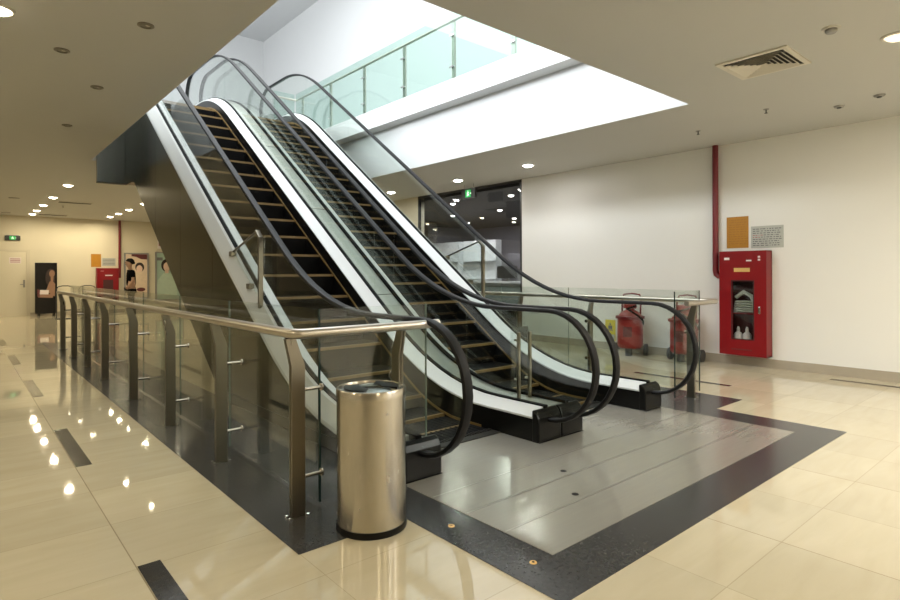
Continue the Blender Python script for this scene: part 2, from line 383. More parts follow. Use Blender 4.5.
for i, (y, lab) in enumerate(((10.7, 'dark monitor standing on the middle of the shop counter'), (9.5, 'dark monitor standing on the shop counter close to the white wall edge'))):
    mo = thing('monitor', lab, 'monitor', (11.3, y, 1.11))
    MB().box((11.24, y - 0.36, 1.19), (11.28, y + 0.36, 1.52)).build('screen', 'darkplastic', mo, bevel=0.005)
    MB().box((11.27, y - 0.04, 1.12), (11.31, y + 0.04, 1.30)).build('stand', 'metalgrey', mo)
    MB().box((11.2, y - 0.12, 1.11), (11.4, y + 0.12, 1.125)).build('base', 'metalgrey', mo)
pl = thing('shop_pillar', 'dark square pillar inside the shop beside the pale display wall', 'pillar', (12.6, 15.9, 0)); 
MB().box((12.4, 15.55, 0), (12.8, 16.2, 3.10)).build('shaft', 'shopceil', pl)
MB().box((12.36, 15.51, 0), (12.84, 16.24, 0.12)).build('plinth', 'darkplastic', pl)

# ------------------------------------------------------------------ ceiling fittings
def downlight(loc, label, lit=True, cool=False, group=None, watts=W_LAMP, visible=True, soft=False, r=0.092):
    x, y, z = loc
    t_ = thing('downlight', label, 'ceiling light', loc, group)
    ring = MB(); ring.lathe([(r + 0.022, 0), (r + 0.022, -0.008), (r + 0.004, -0.014), (r, -0.004), (r, 0)], loc, 24)
    ring.build('ring', 'plastic' if lit else 'lampring', t_, smooth=True)
    MB().lathe([(0.001, -0.042), (r * 0.5, -0.036), (r * 0.82, -0.022), (r, -0.0035), (r, -0.001), (0.001, -0.001)] if lit else [(0.001, -0.0035), (r, -0.0035), (r, -0.001), (0.001, -0.001)], loc, 24).build('lens', ('lampsoft' if soft else 'lampcool' if cool else 'lamp') if lit else 'lampring', t_, smooth=lit)  # lit lens bulges downward to imitate the lamp's bloom
    if not lit:
        MB().lathe([(0.001, -0.009), (0.014, -0.009), (0.016, -0.0035), (0.001, -0.0035)], (x + 0.01, y - 0.015, z), 16).build('bulb', 'lampdim', t_)
    if lit and watts:
        d = bpy.data.lights.new('lamp_light', 'AREA'); d.shape = 'DISK'; d.size = 0.12; d.energy = watts; d.color = (1.0, 0.97, 0.95) if cool else WARM
        o = bpy.data.objects.new('lamp_light', d); C.objects.link(o); o.parent = t_; o.location = (0, 0, -0.046)
    return t_
ORD = ['first', 'second', 'third', 'fourth', 'fifth', 'sixth', 'seventh']
for i, y in enumerate((21.9, 20.6, 18.9, 16.85, 14.35)):
    downlight((1.77, y, H), ORD[i] + ' lit downlight from the far wall, in the row of five over the walkway', group='row of five lit downlights')
for i, y in enumerate((21.4, 20.1, 18.7, 16.9, 13.96)):
    downlight((3.79, y, H), ORD[i] + ' lit downlight from the far wall, in the row towards the escalator underside', group='lit downlights beyond the escalator')
for (x, y) in ((2.75, 22.2), (2.89, 20.9), (2.92, 18.9), (2.80, 14.07), (2.91, 12.33), (2.91, 10.58), (3.64, 22.3)):   # deep cans: their light leaves the ceiling within a cone
    area_light('hall_lamp', (x, y, H - 0.004), 0.14, 7.0, WARM, spread=math.radians(158))
for (x, y, lab) in ((1.08, 4.75, 'small dark recessed downlight nearest the ceiling opening, above the walkway'), (0.667, 5.73, 'small dark recessed downlight furthest from the opening, above the walkway'),
                    (1.065, 6.64, 'small dark recessed downlight in the middle of the dark three above the walkway'), (1.05, 8.58, 'faint small recessed downlight beyond the other dark ones')):
    downlight((x, y, H), lab, lit=False, group='dark recessed downlights', r=0.036)
downlight((7.545, 6.66, H), 'bright white downlight just above the corner of the white wall', cool=True, watts=8)
downlight((7.675, 8.65, H), 'lit downlight above the green exit sign', cool=True)
downlight((7.62, 10.92, H), 'lit downlight low beyond the escalator, furthest from the white wall', cool=True)
downlight((5.666, 1.12, H), 'lit downlight in the ceiling beyond the louvred vent, towards the frame edge', watts=24, soft=True, r=0.085)
downlight((0.21, 5.13, H), 'lit downlight cut by the upper corner of the frame, beside the dark recessed ones', watts=12)
# lamps of the hall outside the frame: behind and beside the camera
for (x, y, w, c_) in ((-2.0, 3.0, 34, WARM), (-2.0, 8.0, 34, WARM), (-2.0, 13.0, 34, WARM), (1.0, -1.5, 34, WARM), (4.0, -1.5, 36, NEUTRAL), (6.2, -1.2, 88, NEUTRAL), (4.6, 1.2, 14, NEUTRAL), (-5.5, 5.5, 34, WARM), (-5.5, 11.0, 34, WARM), (-5.5, 0.0, 34, WARM), (3.0, -4.5, 34, WARM), (6.4, -4.5, 70, NEUTRAL), (7.2, 13.5, 24, NEUTRAL)):
    area_light('hall_lamp', (x, y, H - 0.02), 0.16, w, c_)
# lamps inside the shop
for (x, y) in ((9.5, 8.9), (9.5, 10.9), (11.5, 11.2), (11.5, 13.2), (13.6, 12.6), (13.6, 14.8), (10.0, 14.5)):
    t_ = downlight((x, y, 3.10), 'small lit downlight in the dark shop ceiling behind the glass', cool=True, group='shop downlights', watts=42, r=0.07)

# square louvred air diffuser
vt = thing('air_vent', 'rectangular louvred air vent in the ceiling above the fire cabinet', 'vent', (5.47, 2.05, H))
fr = MB(); x0, x1, y0, y1 = 5.19, 5.78, 1.755, 2.345
for (a, b, c_, d) in ((x0, x1, y0, y0 + 0.045), (x0, x1, y1 - 0.045, y1), (x0, x0 + 0.045, y0 + 0.045, y1 - 0.045), (x1 - 0.045, x1, y0 + 0.045, y1 - 0.045)): fr.box((a, c_, H - 0.014), (b, d, H))
fr.build('frame', 'ventpaint', vt)
MB().box((x0 + 0.04, y0 + 0.04, H - 0.004), (x1 - 0.04, y1 - 0.04, H - 0.001)).build('duct', 'ventdark', vt)
lv = MB(); cx, cy = (x0 + x1) / 2, (y0 + y1) / 2
for i in range(6):
    r = 0.235 - i * 0.038; q = r - 0.03
    for (p0, p1, p2, p3) in (((-r, -r), (r, -r), (q, -q), (-q, -q)), ((r, -r), (r, r), (q, q), (q, -q)), ((r, r), (-r, r), (-q, q), (q, q)), ((-r, r), (-r, -r), (-q, -q), (-q, q))):
        P = [(cx + p[0], cy + p[1], z) for p, z in ((p0, H - 0.026), (p1, H - 0.026), (p2, H - 0.006), (p3, H - 0.006))]
        lv.add(P + [(a, b, z + 0.0025) for a, b, z in P], [(0, 1, 2, 3), (7, 6, 5, 4), (0, 4, 5, 1), (2, 6, 7, 3), (1, 5, 6, 2), (3, 7, 4, 0)])
lv.build('louvre', 'ventpaint', vt)
for (x, y, lab) in ((5.096, 1.413, 'round smoke detector on the ceiling near the louvred vent'),):
    t_ = thing('smoke_detector', lab, 'detector', (x, y, H))
    MB().lathe([(0.001, -0.012), (0.062, -0.012), (0.066, 0), (0.001, 0)], (x, y, H), 24).build('base', 'plastic', t_, smooth=True)
    MB().lathe([(0.001, -0.042), (0.03, -0.042), (0.042, -0.03), (0.042, -0.012), (0.001, -0.012)], (x, y, H), 24).build('sensor', 'metalgrey', t_, smooth=True)
for (x, y, lab) in ((7.57, 2.024, 'small dark ceiling sensor above the fire cabinet wall'), (7.43, 1.62, 'tiny dark ceiling sensor nearer the frame edge than its larger twin')):
    t_ = thing('ceiling_sensor', lab, 'sensor', (x, y, H), 'ceiling sensors')
    MB().lathe([(0.001, -0.02), (0.045, -0.018), (0.055, 0), (0.001, 0)], (x, y, H), 20).build('body', 'metalgrey', t_, smooth=True)
    MB().lathe([(0.001, -0.03), (0.02, -0.028), (0.026, -0.019), (0.001, -0.019)], (x, y, H), 16).build('lens', 'darkplastic', t_, smooth=True)
for (x, y, lab) in ((7.467, 3.60, 'small pendent sprinkler head beside the red pipe top'), (2.2, 18.8, 'tiny dark ceiling sprinkler by the row of lit downlights'), (7.07, 2.61, 'small ceiling sprinkler between the vent and the red pipe')):
    t_ = thing('sprinkler', lab, 'sprinkler', (x, y, H), 'ceiling sprinklers')
    MB().lathe([(0.001, -0.006), (0.03, -0.006), (0.032, 0), (0.001, 0)], (x, y, H), 16).build('plate', 'metalgrey', t_)
    MB().lathe([(0.001, -0.05), (0.018, -0.048), (0.018, -0.044), (0.006, -0.04), (0.006, -0.006), (0.001, -0.006)], (x, y, H), 16).build('nozzle', 'darkplastic', t_)
for (x, y, lab) in ((1.06, 17.6, 'small dark round ceiling speaker, the nearer of two'), (1.12, 21.9, 'small dark round ceiling speaker close to the far wall')):
    t_ = thing('ceiling_speaker', lab, 'speaker', (x, y, H), 'ceiling speakers')
    MB().lathe([(0.001, -0.02), (0.10, -0.018), (0.12, 0), (0.001, 0)], (x, y, H), 20).build('grille', 'metalgrey', t_)
for (x, y, lab) in ((2.35, 17.8, 'slot air diffuser beside the lit downlights, the nearer of two'), (2.3, 21.9, 'slot air diffuser by the lit downlights, close to the far wall')):
    t_ = thing('slot_diffuser', lab, 'vent', (x, y, H), 'slot diffusers')
    MB().box((x - 0.38, y - 0.12, H - 0.012), (x + 0.38, y + 0.12, H)).build('frame', 'plastic', t_)
    MB().box((x - 0.36, y - 0.10, H - 0.014), (x + 0.36, y + 0.10, H - 0.0121)).build('slot', 'ventdark', t_)

def exit_sign(loc, w, h_, along, label, arrow=True):
    """along = 'x' or 'y': the axis the sign's width runs on; the face looks to -y or -x"""
    x, y, z = loc; t_ = thing('exit_sign', label, 'exit sign', loc)
    def bx(mb, a0, a1, z0, z1, d0, d1, mi=0):
        if along == 'x': mb.box((x + a0, y + d0, z + z0), (x + a1, y + d1, z + z1), mi)
        else: mb.box((x + d0, y - a1, z + z0), (x + d1, y - a0, z + z1), mi)
    m = MB(); bx(m, -w / 2, w / 2, 0, h_, 0, 0.05); m.build('case', 'darkplastic', t_, bevel=0.004)
    m = MB(); bx(m, -w * 0.2, w * 0.2, h_ * 0.12, h_ * 0.88, -0.004, -0.0005); m.build('panel', 'exitgreen', t_)
    m = MB()   # running man and arrow
    for (a0, a1, z0, z1) in ((-.03, .03, .42, .68), (-.02, .02, .70, .82), (-.07, -.02, .52, .60), (.02, .07, .56, .64), (-.06, -.01, .24, .44), (.01, .07, .28, .44), (.12, .2, .46, .54)):
        bx(m, a0 * w * 1.2, a1 * w * 1.2, z0 * h_, z1 * h_, -0.006, -0.0042)
    m.build('symbol', 'exitwhite', t_)
    m = MB(); bx(m, -w * .4, w * .4, h_, h_ + 0.02, 0.015, 0.035); m.build('bracket', 'metalgrey', t_)
    if z + h_ < H - 0.05 and along == 'y':
        m = MB()
        for a in (-w * .35, w * .35): bx(m, a - 0.004, a + 0.004, h_ + 0.02, H - z, 0.02, 0.03)
        m.build('hanger', 'metalgrey', t_)
    return t_
exit_sign((8.2, 8.92, 2.92), 0.42, 0.2, 'y', 'green exit sign hanging before the dark glass shop front')
exit_sign((1.335, FY - 0.052, 2.425), 0.40, 0.15, 'x', 'green exit sign on the cream wall above the door')

# ------------------------------------------------------------------ escalators
S = 0.704; YB = 4.30; YT = YB + UP / S
def G(y, t=0.75):
    if y <= YB - t: return 0.0
    if y < YB + t: return S * (y - YB + t) ** 2 / (4 * t)
    if y <= YT - t: return S * (y - YB)
    if y < YT + t: return UP - S * (YT + t - y) ** 2 / (4 * t)
    return UP
def ys(a, b, step=0.16):
    pts = {a, b}
    y = math.floor(a / step) * step
    while y < b:
        if y > a: pts.add(round(y, 4))
        y += step
    return sorted(pts)
Y0 = 2.97; Y1 = 12.45; NR = 0.435; NY0 = 2.955; NY1 = 12.05; RZ = 1.038
YEL = 0.030
def sweep(mb, prof, ya, yb, mi=0, t=0.75):
    """closed (x, z) profile carried along the incline"""
    mb.loft([[(x, y, z + G(y, t)) for (x, z) in prof] for y in ys(ya, yb)], mi=mi)
def rail_path():
    p = []
    p += [(3.02, RZ - 2 * NR)]
    for i in range(0, 17):
        a = -PI / 2 - PI * i / 16; p.append((NY0 + NR * math.cos(a), RZ - NR + NR * math.sin(a)))
    p += [(y, RZ + G(y)) for y in ys(3.1, 11.95, 0.16)]
    for i in range(0, 17):
        a = PI / 2 - PI * i / 16; p.append((NY1 + NR * math.cos(a), UP + RZ - NR + NR * math.sin(a)))
    p += [(NY1 - 0.07, UP + RZ - 2 * NR)]
    return p
RAILP = rail_path()
RAILPROF = [(0.037, -0.006), (0.037, 0.004), (0.030, 0.015), (0.014, 0.019), (-0.014, 0.019), (-0.030, 0.015), (-0.037, 0.004), (-0.037, -0.006), (-0.027, -0.015), (0.027, -0.015)]
def handrail(x, parent):
    rings = []
    n = len(RAILP)
    for i, (y, z) in enumerate(RAILP):
        a = RAILP[max(i - 1, 0)]; b = RAILP[min(i + 1, n - 1)]
        ty, tz = b[0] - a[0], b[1] - a[1]; l = math.hypot(ty, tz); ty /= l; tz /= l
        ny, nz = -tz, ty
        rings.append([(x + px, y + ny * pn, z + nz * pn) for (px, pn) in RAILPROF])
    MB().loft(rings).build('handrail', 'rubber', parent, smooth=True)
def glass_panels(x, parent):
    r = NR - 0.02
    def top(y):
        if y < NY0: return RZ - NR + math.sqrt(max(0, r * r - (y - NY0) ** 2))
        if y > NY1: return UP + RZ - NR + math.sqrt(max(0, r * r - (y - NY1) ** 2))
        return RZ - 0.02 + G(y)
    def bot(y):
        if y < 3.0: return max(RZ - NR - math.sqrt(max(0, r * r - (y - NY0) ** 2)), 0.2)
        if y > Y1 - 0.35: return UP + RZ - NR - math.sqrt(max(0, r * r - (max(y, NY1) - NY1) ** 2)) if y > NY1 else 0.235 + G(y)
        return 0.235 + G(y)
    joints = [NY0 - r + 0.002, 3.95, 5.5, 7.1, 8.7, 10.3, NY1 + r - 0.002]
    for a, b in zip(joints[:-1], joints[1:]):
        yy = ys(a + 0.004, b - 0.004, 0.06 if (a < 3 or b > 12) else 0.16)
        MB().strip([(y, top(y)) for y in yy], [(y, min(bot(y), top(y) - 0.001)) for y in yy], 0, x - 0.006, x + 0.006).build('glass_panel', 'glass', parent)
def escalator(xc, label, outer_side):
    """outer_side: -1 when the clad truss flank is on the low-x side, +1 otherwise"""
    t_ = thing('escalator', label, 'escalator', (xc, Y0, 0))
    gx = 0.6475; sx = 0.50
    # steps
    YN = 3.442 + (-0.04 if outer_side < 0 else 0.145); ST = 0.45
    for i in range(26):
        y = YN + 0.346 * i; z = G(y + 0.02, ST); yn = y + 0.346; zn = G(yn + 0.02, ST)
        zp = G(y - 0.326, ST)
        m = MB(); w = sx - 0.004
        drop = max(z - zp, 0.0) + 0.03
        m.box((xc - w, y + YEL, z - 0.03), (xc + w, yn + 0.02, z + 0.004))
        # curved riser below the nose
        pr = [(y, z + 0.004), (y + YEL, z + 0.004)]
        rb = [(y + YEL + 0.045, z - drop), (y + 0.045, z - drop), (y + 0.022, z - drop * 0.6), (y + 0.004, z - drop * 0.22)]
        if drop > 0.06:
            m.prism([(y + YEL, z + 0.004)] + rb + [(y, z - 0.012)], 0, xc - w, xc + w)
        m.box((xc - w, y - 0.002, z - 0.022), (xc + w, y + YEL, z + 0.0055), 1)
        # cleats
        n = 18
        for j in range(1, n):
            xx = xc - w + 2 * w * j / n
            m.box((xx - 0.008, y + YEL, z), (xx + 0.008, yn + 0.01, z + 0.007))
        m.build('step', ['step', 'yellow'], t_)
    for sd in (-1, 1):
        # black skirt between steps and inner deck, and down to the floor at the landing
        m = MB(); yy = ys(2.99, Y1)
        m.strip([(y, 0.19 + G(y)) for y in yy], [(y, max(G(y) - 0.30, 0.004) if y < 5.0 else G(y) - 0.30) for y in yy], 0, xc + sd * sx, xc + sd * (sx + 0.02))
        m.build('skirt_panel', 'black', t_)
        m = MB(); sweep(m, [(xc + sd * (sx - 0.006), 0.0), (xc + sd * (sx - 0.0005), 0.0), (xc + sd * (sx - 0.0005), 0.024), (xc + sd * (sx - 0.006), 0.024)], 3.6, 11.2, t=0.45); m.build('skirt_trim', 'gold', t_)
        m = MB(); sweep(m, [(xc + sd * (sx - 0.004), 0.186), (xc + sd * (sx - 0.004), 0.200), (xc + sd * (gx - 0.023), 0.262), (xc + sd * (gx - 0.023), 0.235), (xc + sd * (sx + 0.004), 0.186)], 3.012, Y1 - 0.1)
        m.build('inner_deck', 'deck', t_)
        m = MB(); sweep(m, [(xc + sd * (gx - 0.022), 0.235), (xc + sd * (gx - 0.022), 0.274), (xc + sd * (gx + 0.022), 0.274), (xc + sd * (gx + 0.022), 0.235)], 3.0, Y1 - 0.1)
        m.build('glass_gasket', 'gasket', t_)
        handrail(xc + sd * gx, t_); glass_panels(xc + sd * gx, t_)
        # newel bases, bottom and top
        xi, xo = xc + sd * (sx - 0.006), xc + sd * (gx + (0.133 if sd == -outer_side else 0.155))
        a, b = min(xi, xo), max(xi, xo)
        pr = [(2.945, 0.004), (2.945, 0.15), (2.952, 0.195), (2.972, 0.232), (3.0, 0.252), (3.02, 0.256), (3.02, 0.004)]
        o = MB().prism(pr, 0, a, b).build('newel_base', 'black', t_, bevel=0.014)
        pr = [(Y1 + 0.02, UP + 0.004), (Y1 + 0.02, UP + 0.17), (Y1 - 0.04, UP + 0.255), (Y1 - 0.12, UP + 0.272), (Y1 - 0.12, UP + 0.004)]
        MB().prism(pr, 0, a, b).build('newel_base', 'black', t_)
    # comb
    m = MB(); m.box((xc - sx + 0.006, 3.36, 0.004), (xc + sx - 0.006, 3.445, 0.012))
    for j in range(34):
        xx = xc - sx + 0.02 + (2 * sx - 0.04) * j / 33; m.box((xx - 0.006, 3.445, 0.009), (xx + 0.006, 3.50, 0.016))
    m.build('comb_plate', 'comb', t_)
    MB().box((xc - sx, Y1 - 0.25, UP + 0.004), (xc + sx, Y1 + 0.1, UP + 0.012)).build('comb_plate', 'comb', t_)
    # truss body under the steps
    yy = sorted(set(ys(3.45, 12.52) + [HY1 + 0.085, HY1 + 0.092]))
    def zb(y): return -0.45 if y < 5.68 else (min(S * (y - 6.24), 2.86) if y < HY1 + 0.09 else 3.25)
    x_in = xc - outer_side * 0.782; x_out = xc + outer_side * (2.9575 - 2.17)
    m = MB(); m.strip([(y, G(y) - 0.31) for y in yy], [(y, min(zb(y), G(y) - 0.33)) for y in yy], 0, min(x_in, x_out), max(x_in, x_out)); m.build('truss_underside', 'clad', t_)
    # flank: sloped outer deck and stainless panels
    xo = xc + outer_side * (2.9575 - 2.15); xg = xc + outer_side * (gx + 0.0225)
    m = MB(); sweep(m, [(xg, 0.240), (xg, 0.262), (xg + outer_side * 0.03, 0.258), (xo - outer_side * 0.01, 0.150), (xo, 0.125), (xo - outer_side * 0.012, 0.10), (xg, 0.215)], 3.08, Y1 - 0.1)
    m.build('outer_deck', 'deck_outer', t_)
    seams = [2.96, 4.15, 5.35, 6.55, 7.75, 8.95, 10.15, 11.35, 12.5]
    for a, b in zip(seams[:-1], seams[1:]):
        yy = ys(a + 0.003, b - 0.003)
        def zl(y): return (max(0.012, min(S * (y - 6.24), 2.84)) if y < HY1 + 0.06 else 3.25) if y > 6.0 else 0.012
        top = [(y, 0.118 + G(y)) for y in yy]; bot = [(y, zl(y)) for y in yy]
        MB().strip(top, bot, 0, min(xo, xo - outer_side * 0.015), max(xo, xo - outer_side * 0.015)).build('cladding_panel', 'clad', t_)
    yy = ys(3.1, 6.3)
    MB().strip([(y, 0.10) for y in yy], [(y, 0.005) for y in yy], 0, min(xo + outer_side * 0.001, xo + outer_side * 0.005), max(xo + outer_side * 0.001, xo + outer_side * 0.005)).build('kick_strip', 'clad_dark', t_)
    # header closing the head of the flight under the ceiling
    xh = xc + outer_side * (2.9575 - (1.74 if outer_side < 0 else 1.74))
    a, b = sorted((xh, xo + outer_side * 0.004))
    MB().box((a, HY1, 2.87), (b, HY1 + 0.09, UP - 0.01)).build('header_panel', 'clad', t_)
    MB().box((a, HY1 - 0.004, 2.85), (b, HY1 + 0.094, 2.869)).build('header_edge', 'clad_dark', t_)
    return t_
XA, XB = 2.9575, 4.5225
escalator(XA, 'escalator beside the steel bin, its dark clad flank facing the walkway', -1)
escalator(XB, 'second escalator, on the side of the white wall and fire cabinet', 1)
# flat cover between the two glass sides
mc = thing('deck_cover', 'long satin grey cover strip between the two escalators', 'cover', (3.74, 3.03, 0))
m = MB(); sweep(m, [(XA + 0.672, 0.225), (XA + 0.672, 0.252), (XB - 0.672, 0.252), (XB - 0.672, 0.225)], 3.025, Y1 - 0.125); m.build('cover_plate', 'middeck', mc)
for y in (5.5, 7.1, 8.7, 10.3):
    m = MB(); sweep(m, [(XA + 0.673, 0.2522), (XA + 0.673, 0.2535), (XB - 0.673, 0.2535), (XB - 0.673, 0.2522)], y, y + 0.008); m.build('joint_strip', 'gasket', mc)

# landing plate
lp = thing('landing_plate', 'large grey metal landing plate in front of both escalators', 'floor plate', (3.72, 1.75, 0.003))
MB().box((2.14, 1.745, 0.0031), (5.30, 2.935, 0.006)).build('front_plate', 'plate', lp)
MB().box((XA - 0.494, 2.9355, 0.0031), (XA + 0.494, 3.355, 0.006)).build('comb_landing', 'plate', lp); MB().box((XB - 0.494, 2.9355, 0.0031), (XB + 0.494, 3.355, 0.006)).build('comb_landing', 'plate', lp)
for y in (2.06, 2.36, 2.66): MB().box((2.15, y - 0.004, 0.0061), (5.29, y + 0.004, 0.0066)).build('joint', 'plate_line', lp)
for (x, y) in ((2.83, 2.13), (3.10, 2.43)): MB().lathe([(0.001, 0.0061), (0.022, 0.0061), (0.02, 0.0072), (0.001, 0.0072)], (x, y, 0), 18).build('lifting_plug', 'gasket', lp)
for i, (x, y) in enumerate(((1.985, 2.30), (2.02, 1.76))):
    t_ = thing('floor_stud', ['small brass floor stud in the dark border by the bin', 'small brass floor stud in the dark border nearer its corner'][i], 'stud', (x, y, 0.003), 'brass floor studs')
    MB().lathe([(0.001, 0.0031), (0.018, 0.0031), (0.016, 0.006), (0.001, 0.006)], (x, y, 0), 20).build('rim', 'labelgold', t_); MB().lathe([(0.001, 0.0061), (0.007, 0.0061), (0.006, 0.0075), (0.001, 0.0075)], (x, y, 0), 14).build('centre', 'gasket', t_)

# glass guards fixed to the decks
def deck_guard(x, label, sx):
    """upright on the outer deck, an arm from its head back up the deck, a glass pane between; sx points away from the steps"""
    yb_, yt_ = 5.42, 6.16; z0 = G(yb_) + 0.222; zh = 1.70
    t_ = thing('deck_guard', label, 'guard', (x, yb_, z0))
    m = MB(); m.box((x - 0.022, yb_ - 0.014, z0), (x + 0.022, yb_ + 0.014, zh)); m.add([(x - 0.022, yb_ - 0.014, zh), (x + 0.022, yb_ - 0.014, zh), (x + 0.022, yb_ + 0.014, zh), (x - 0.022, yb_ + 0.014, zh), (x - 0.022, yb_ + 0.07, zh + 0.075), (x + 0.022, yb_ + 0.07, zh + 0.075), (x + 0.022, yb_ + 0.095, zh + 0.06), (x - 0.022, yb_ + 0.095, zh + 0.06)], [(0, 1, 5, 4), (1, 2, 6, 5), (2, 3, 7, 6), (3, 0, 4, 7), (4, 5, 6, 7)])
    m.build('post', 'post_steel', t_)
    zt = G(yt_) + 0.235
    MB().tube([(x, yb_ + 0.08, zh + 0.06), (x, yt_, zt + 0.03)], 0.012, 10).build('arm', 'clad_dark' if sx > 0 else 'post_steel', t_, smooth=True)
    for y in (yb_ + 0.26, yt_):
        z = G(y) + 0.222; MB().box((x - 0.03, y - 0.035, z), (x + 0.03, y + 0.035, z + 0.055)).build('clamp', 'post_steel', t_, bevel=0.005)
    MB().prism([(yb_ + 0.016, z0 + 0.08), (yb_ + 0.016, zh), (yb_ + 0.08, zh + 0.045), (yt_, zt + 0.015)], 0, x - 0.005, x + 0.005).build('glass_pane', 'glass', t_)
    return t_
deck_guard(2.235, 'small glass guard with bent post on the outer deck above the walkway railing', -1)
deck_guard(5.245, 'small glass guard with dark slanting arm before the dark shop front', 1)
mg = thing('deck_guard', 'small glass guard of two short posts on the cover between the escalators', 'guard', (3.74, 3.37, 0.253))
for x in (3.672, 3.815):
    p = MB().box((x - 0.014, 3.345, 0.2535), (x + 0.014, 3.365, 0.83)).build('post', 'post_steel', mg)
    for z in (0.42, 0.76): MB().tube([(x, 3.3655, z), (x, 3.404, z)], 0.009, 8).build('standoff', 'steel', p, smooth=True)
MB().box((3.632, 3.405, 0.29), (3.850, 3.415, 0.87)).build('glass_pane', 'glass', mg)

# ------------------------------------------------------------------ railings
RAIL_Z = 1.018
def post_mesh(axis, sgn):
    """blade post, wide across the railing; the outer edge faces sgn along axis"""
    pr = [(0.040, 0), (0.040, 0.835), (0.072, 0.985), (0.014, 0.985), (-0.040, 0.835), (-0.040, 0)]
    m = MB(); pts = [(p[0] * sgn, p[1]) for p in pr]
    for d0, d1 in ((-0.016, -0.004), (0.004, 0.016)):
        if axis == 'x': m.prism(pts, 1, d0, d1)
        else: m.prism(pts, 0, d0, d1)
    m.prism([(p[0] * sgn * 0.55, min(max(p[1], 0.02), 0.95)) for p in pr], 1 if axis == 'x' else 0, -0.0038, 0.0038)
    return m
def railing(label, sx, xr, xp, xg, yc, ycp, ycg, xend, xpost, y_end, loc, y_posts):
    """railing with one long run along y at x = xr and a short return along x at y = yc. sx = outward sign in x"""
    t_ = thing('railing', label, 'railing', loc)
    r = 0.028
    path = [(xend, yc, RAIL_Z)]
    for i in range(5):
        a = PI / 2 * i / 4; q = 0.05
        path.append((xr - sx * q + sx * q * math.sin(a), yc + q - q * math.cos(a), RAIL_Z))
    path += [(xr, y_end, RAIL_Z)]
    MB().tube(path, r, 16).build('handrail', 'rail_steel', t_, smooth=True)
    def post(x, y, axis, sgn, gl):
        m = post_mesh(axis, sgn); m.v = [(a + x, b + y, c_ + 0.003) for a, b, c_ in m.v]
        b = m
        for dx in (-0.052, 0.052):
            for dy in (-0.024, 0.024):
                q = (x + (dx if axis == 'x' else dy), y + (dy if axis == 'x' else dx))
                b.lathe([(0.001, 0.0035), (0.012, 0.003), (0.012, 0.014), (0.001, 0.016)], (q[0], q[1], 0), 8, mi=1)
        p = m.build('post', ['post_steel', 'chrome'], t_)
        for z in (0.215, 0.70):
            s_ = MB()
            if axis == 'x':
                e = gl; s_.tube([(x - sgn * 0.038, y, z), (e + sgn * 0.0065, y, z)], 0.011, 10); s_.lathe([(0.001, -0.004), (0.022, -0.004), (0.022, 0.004), (0.001, 0.004)], (e + sgn * 0.012, y, z), 14, axis=0)
            else:
                e = gl; s_.tube([(x, y - sgn * 0.038, z), (x, e + sgn * 0.0065, z)], 0.011, 10); s_.lathe([(0.001, -0.004), (0.022, -0.004), (0.022, 0.004), (0.001, 0.004)], (x, e + sgn * 0.012, z), 14, axis=1)
            s_.build('standoff', 'steel', p, smooth=True)
    for y in y_posts: post(xp, y, 'x', sx, xg)
    post(xpost, ycp, 'y', -1, ycg)
    GT = 1.14
    edges = [ycg + 0.01] + [y + 0.27 for y in y_posts[(1 if y_posts[0] < 3.2 else 0):-1]] + [y_posts[-1] + 0.3]
    for a, b in zip(edges[:-1], edges[1:]):
        p = MB().box((xg - 0.006, a + 0.006, 0.02), (xg + 0.006, b - 0.006, GT)).build('glass_panel', 'glass', t_)
        if a > ycg + 0.1: MB().box((xg - 0.0062, a + 0.004, 0.02), (xg + 0.0062, a + 0.0058, GT)).build('glass_edge', 'edge_soft', p)
    xa, xb = sorted((xg - sx * 0.012, xend))
    p = MB().box((xa, ycg - 0.006, 0.02), (xb, ycg + 0.006, GT)).build('glass_panel', 'glass', t_)
    MB().box((xg - sx * 0.011 - (0.007 if sx < 0 else 0.001), ycg - 0.0064, 0.02), (xg - sx * 0.011 + 0.004, ycg + 0.0064, GT)).build('glass_edge', 'glass_edge', p)
    MB().box((xend - 0.003, ycg - 0.0064, 0.02), (xend + 0.003, ycg + 0.0064, GT)).build('glass_edge', 'edge_soft' if sx < 0 else 'glass_edge', p)
    return t_
YP = [2.955, 4.165, 5.45, 6.85, 8.40, 9.70, 10.95, 12.25]
railing('steel and glass railing along the walkway with a short return at the bin', -1, 1.385, 1.425, 1.585, 2.89, 2.95, 3.02, 2.385, 2.10, 12.5, (1.4, 2.95, 0.003), YP)
railing('steel and glass railing at the far escalator side, before the fire trolleys', 1, 6.43, 6.39, 6.285, 2.89, 2.95, 3.02, 5.725, 5.94, 12.5, (6.4, 2.95, 0.003), [4.555, 5.82, 7.1, 8.4, 9.70, 10.95, 12.25])

# upper storey railing
ur = thing('railing', 'pale glass railing along the upper floor edge, above the ceiling opening', 'railing', (6.0, 3.3, 4.42))
MB().tube([(5.45, 12.4, 5.36), (5.95, 12.4, 5.36), (5.99, 12.36, 5.36), (5.99, 3.2, 5.36)], 0.025, 12).build('handrail', 'rail_steel', ur, smooth=True)
for y in (4.25, 5.55, 6.85, 8.17, 9.48, 10.80, 12.1):
    p = MB().box((5.985, y - 0.035, 4.4205), (6.015, y + 0.035, 5.34)).build('post', 'rail_steel', ur)
    for z in (4.62, 5.12):
        MB().box((5.95, y - 0.055, z - 0.012), (5.984, y + 0.055, z + 0.012)).build('clamp', 'chrome', p)
for a, b in zip((3.2, 4.27, 5.57, 6.87, 8.19, 9.50, 10.82), (4.25, 5.55, 6.85, 8.17, 9.48, 10.80, 12.36)):
    MB().box((5.955, a, 4.43), (5.967, b, 5.49)).build('glass_panel', 'upglass', ur)
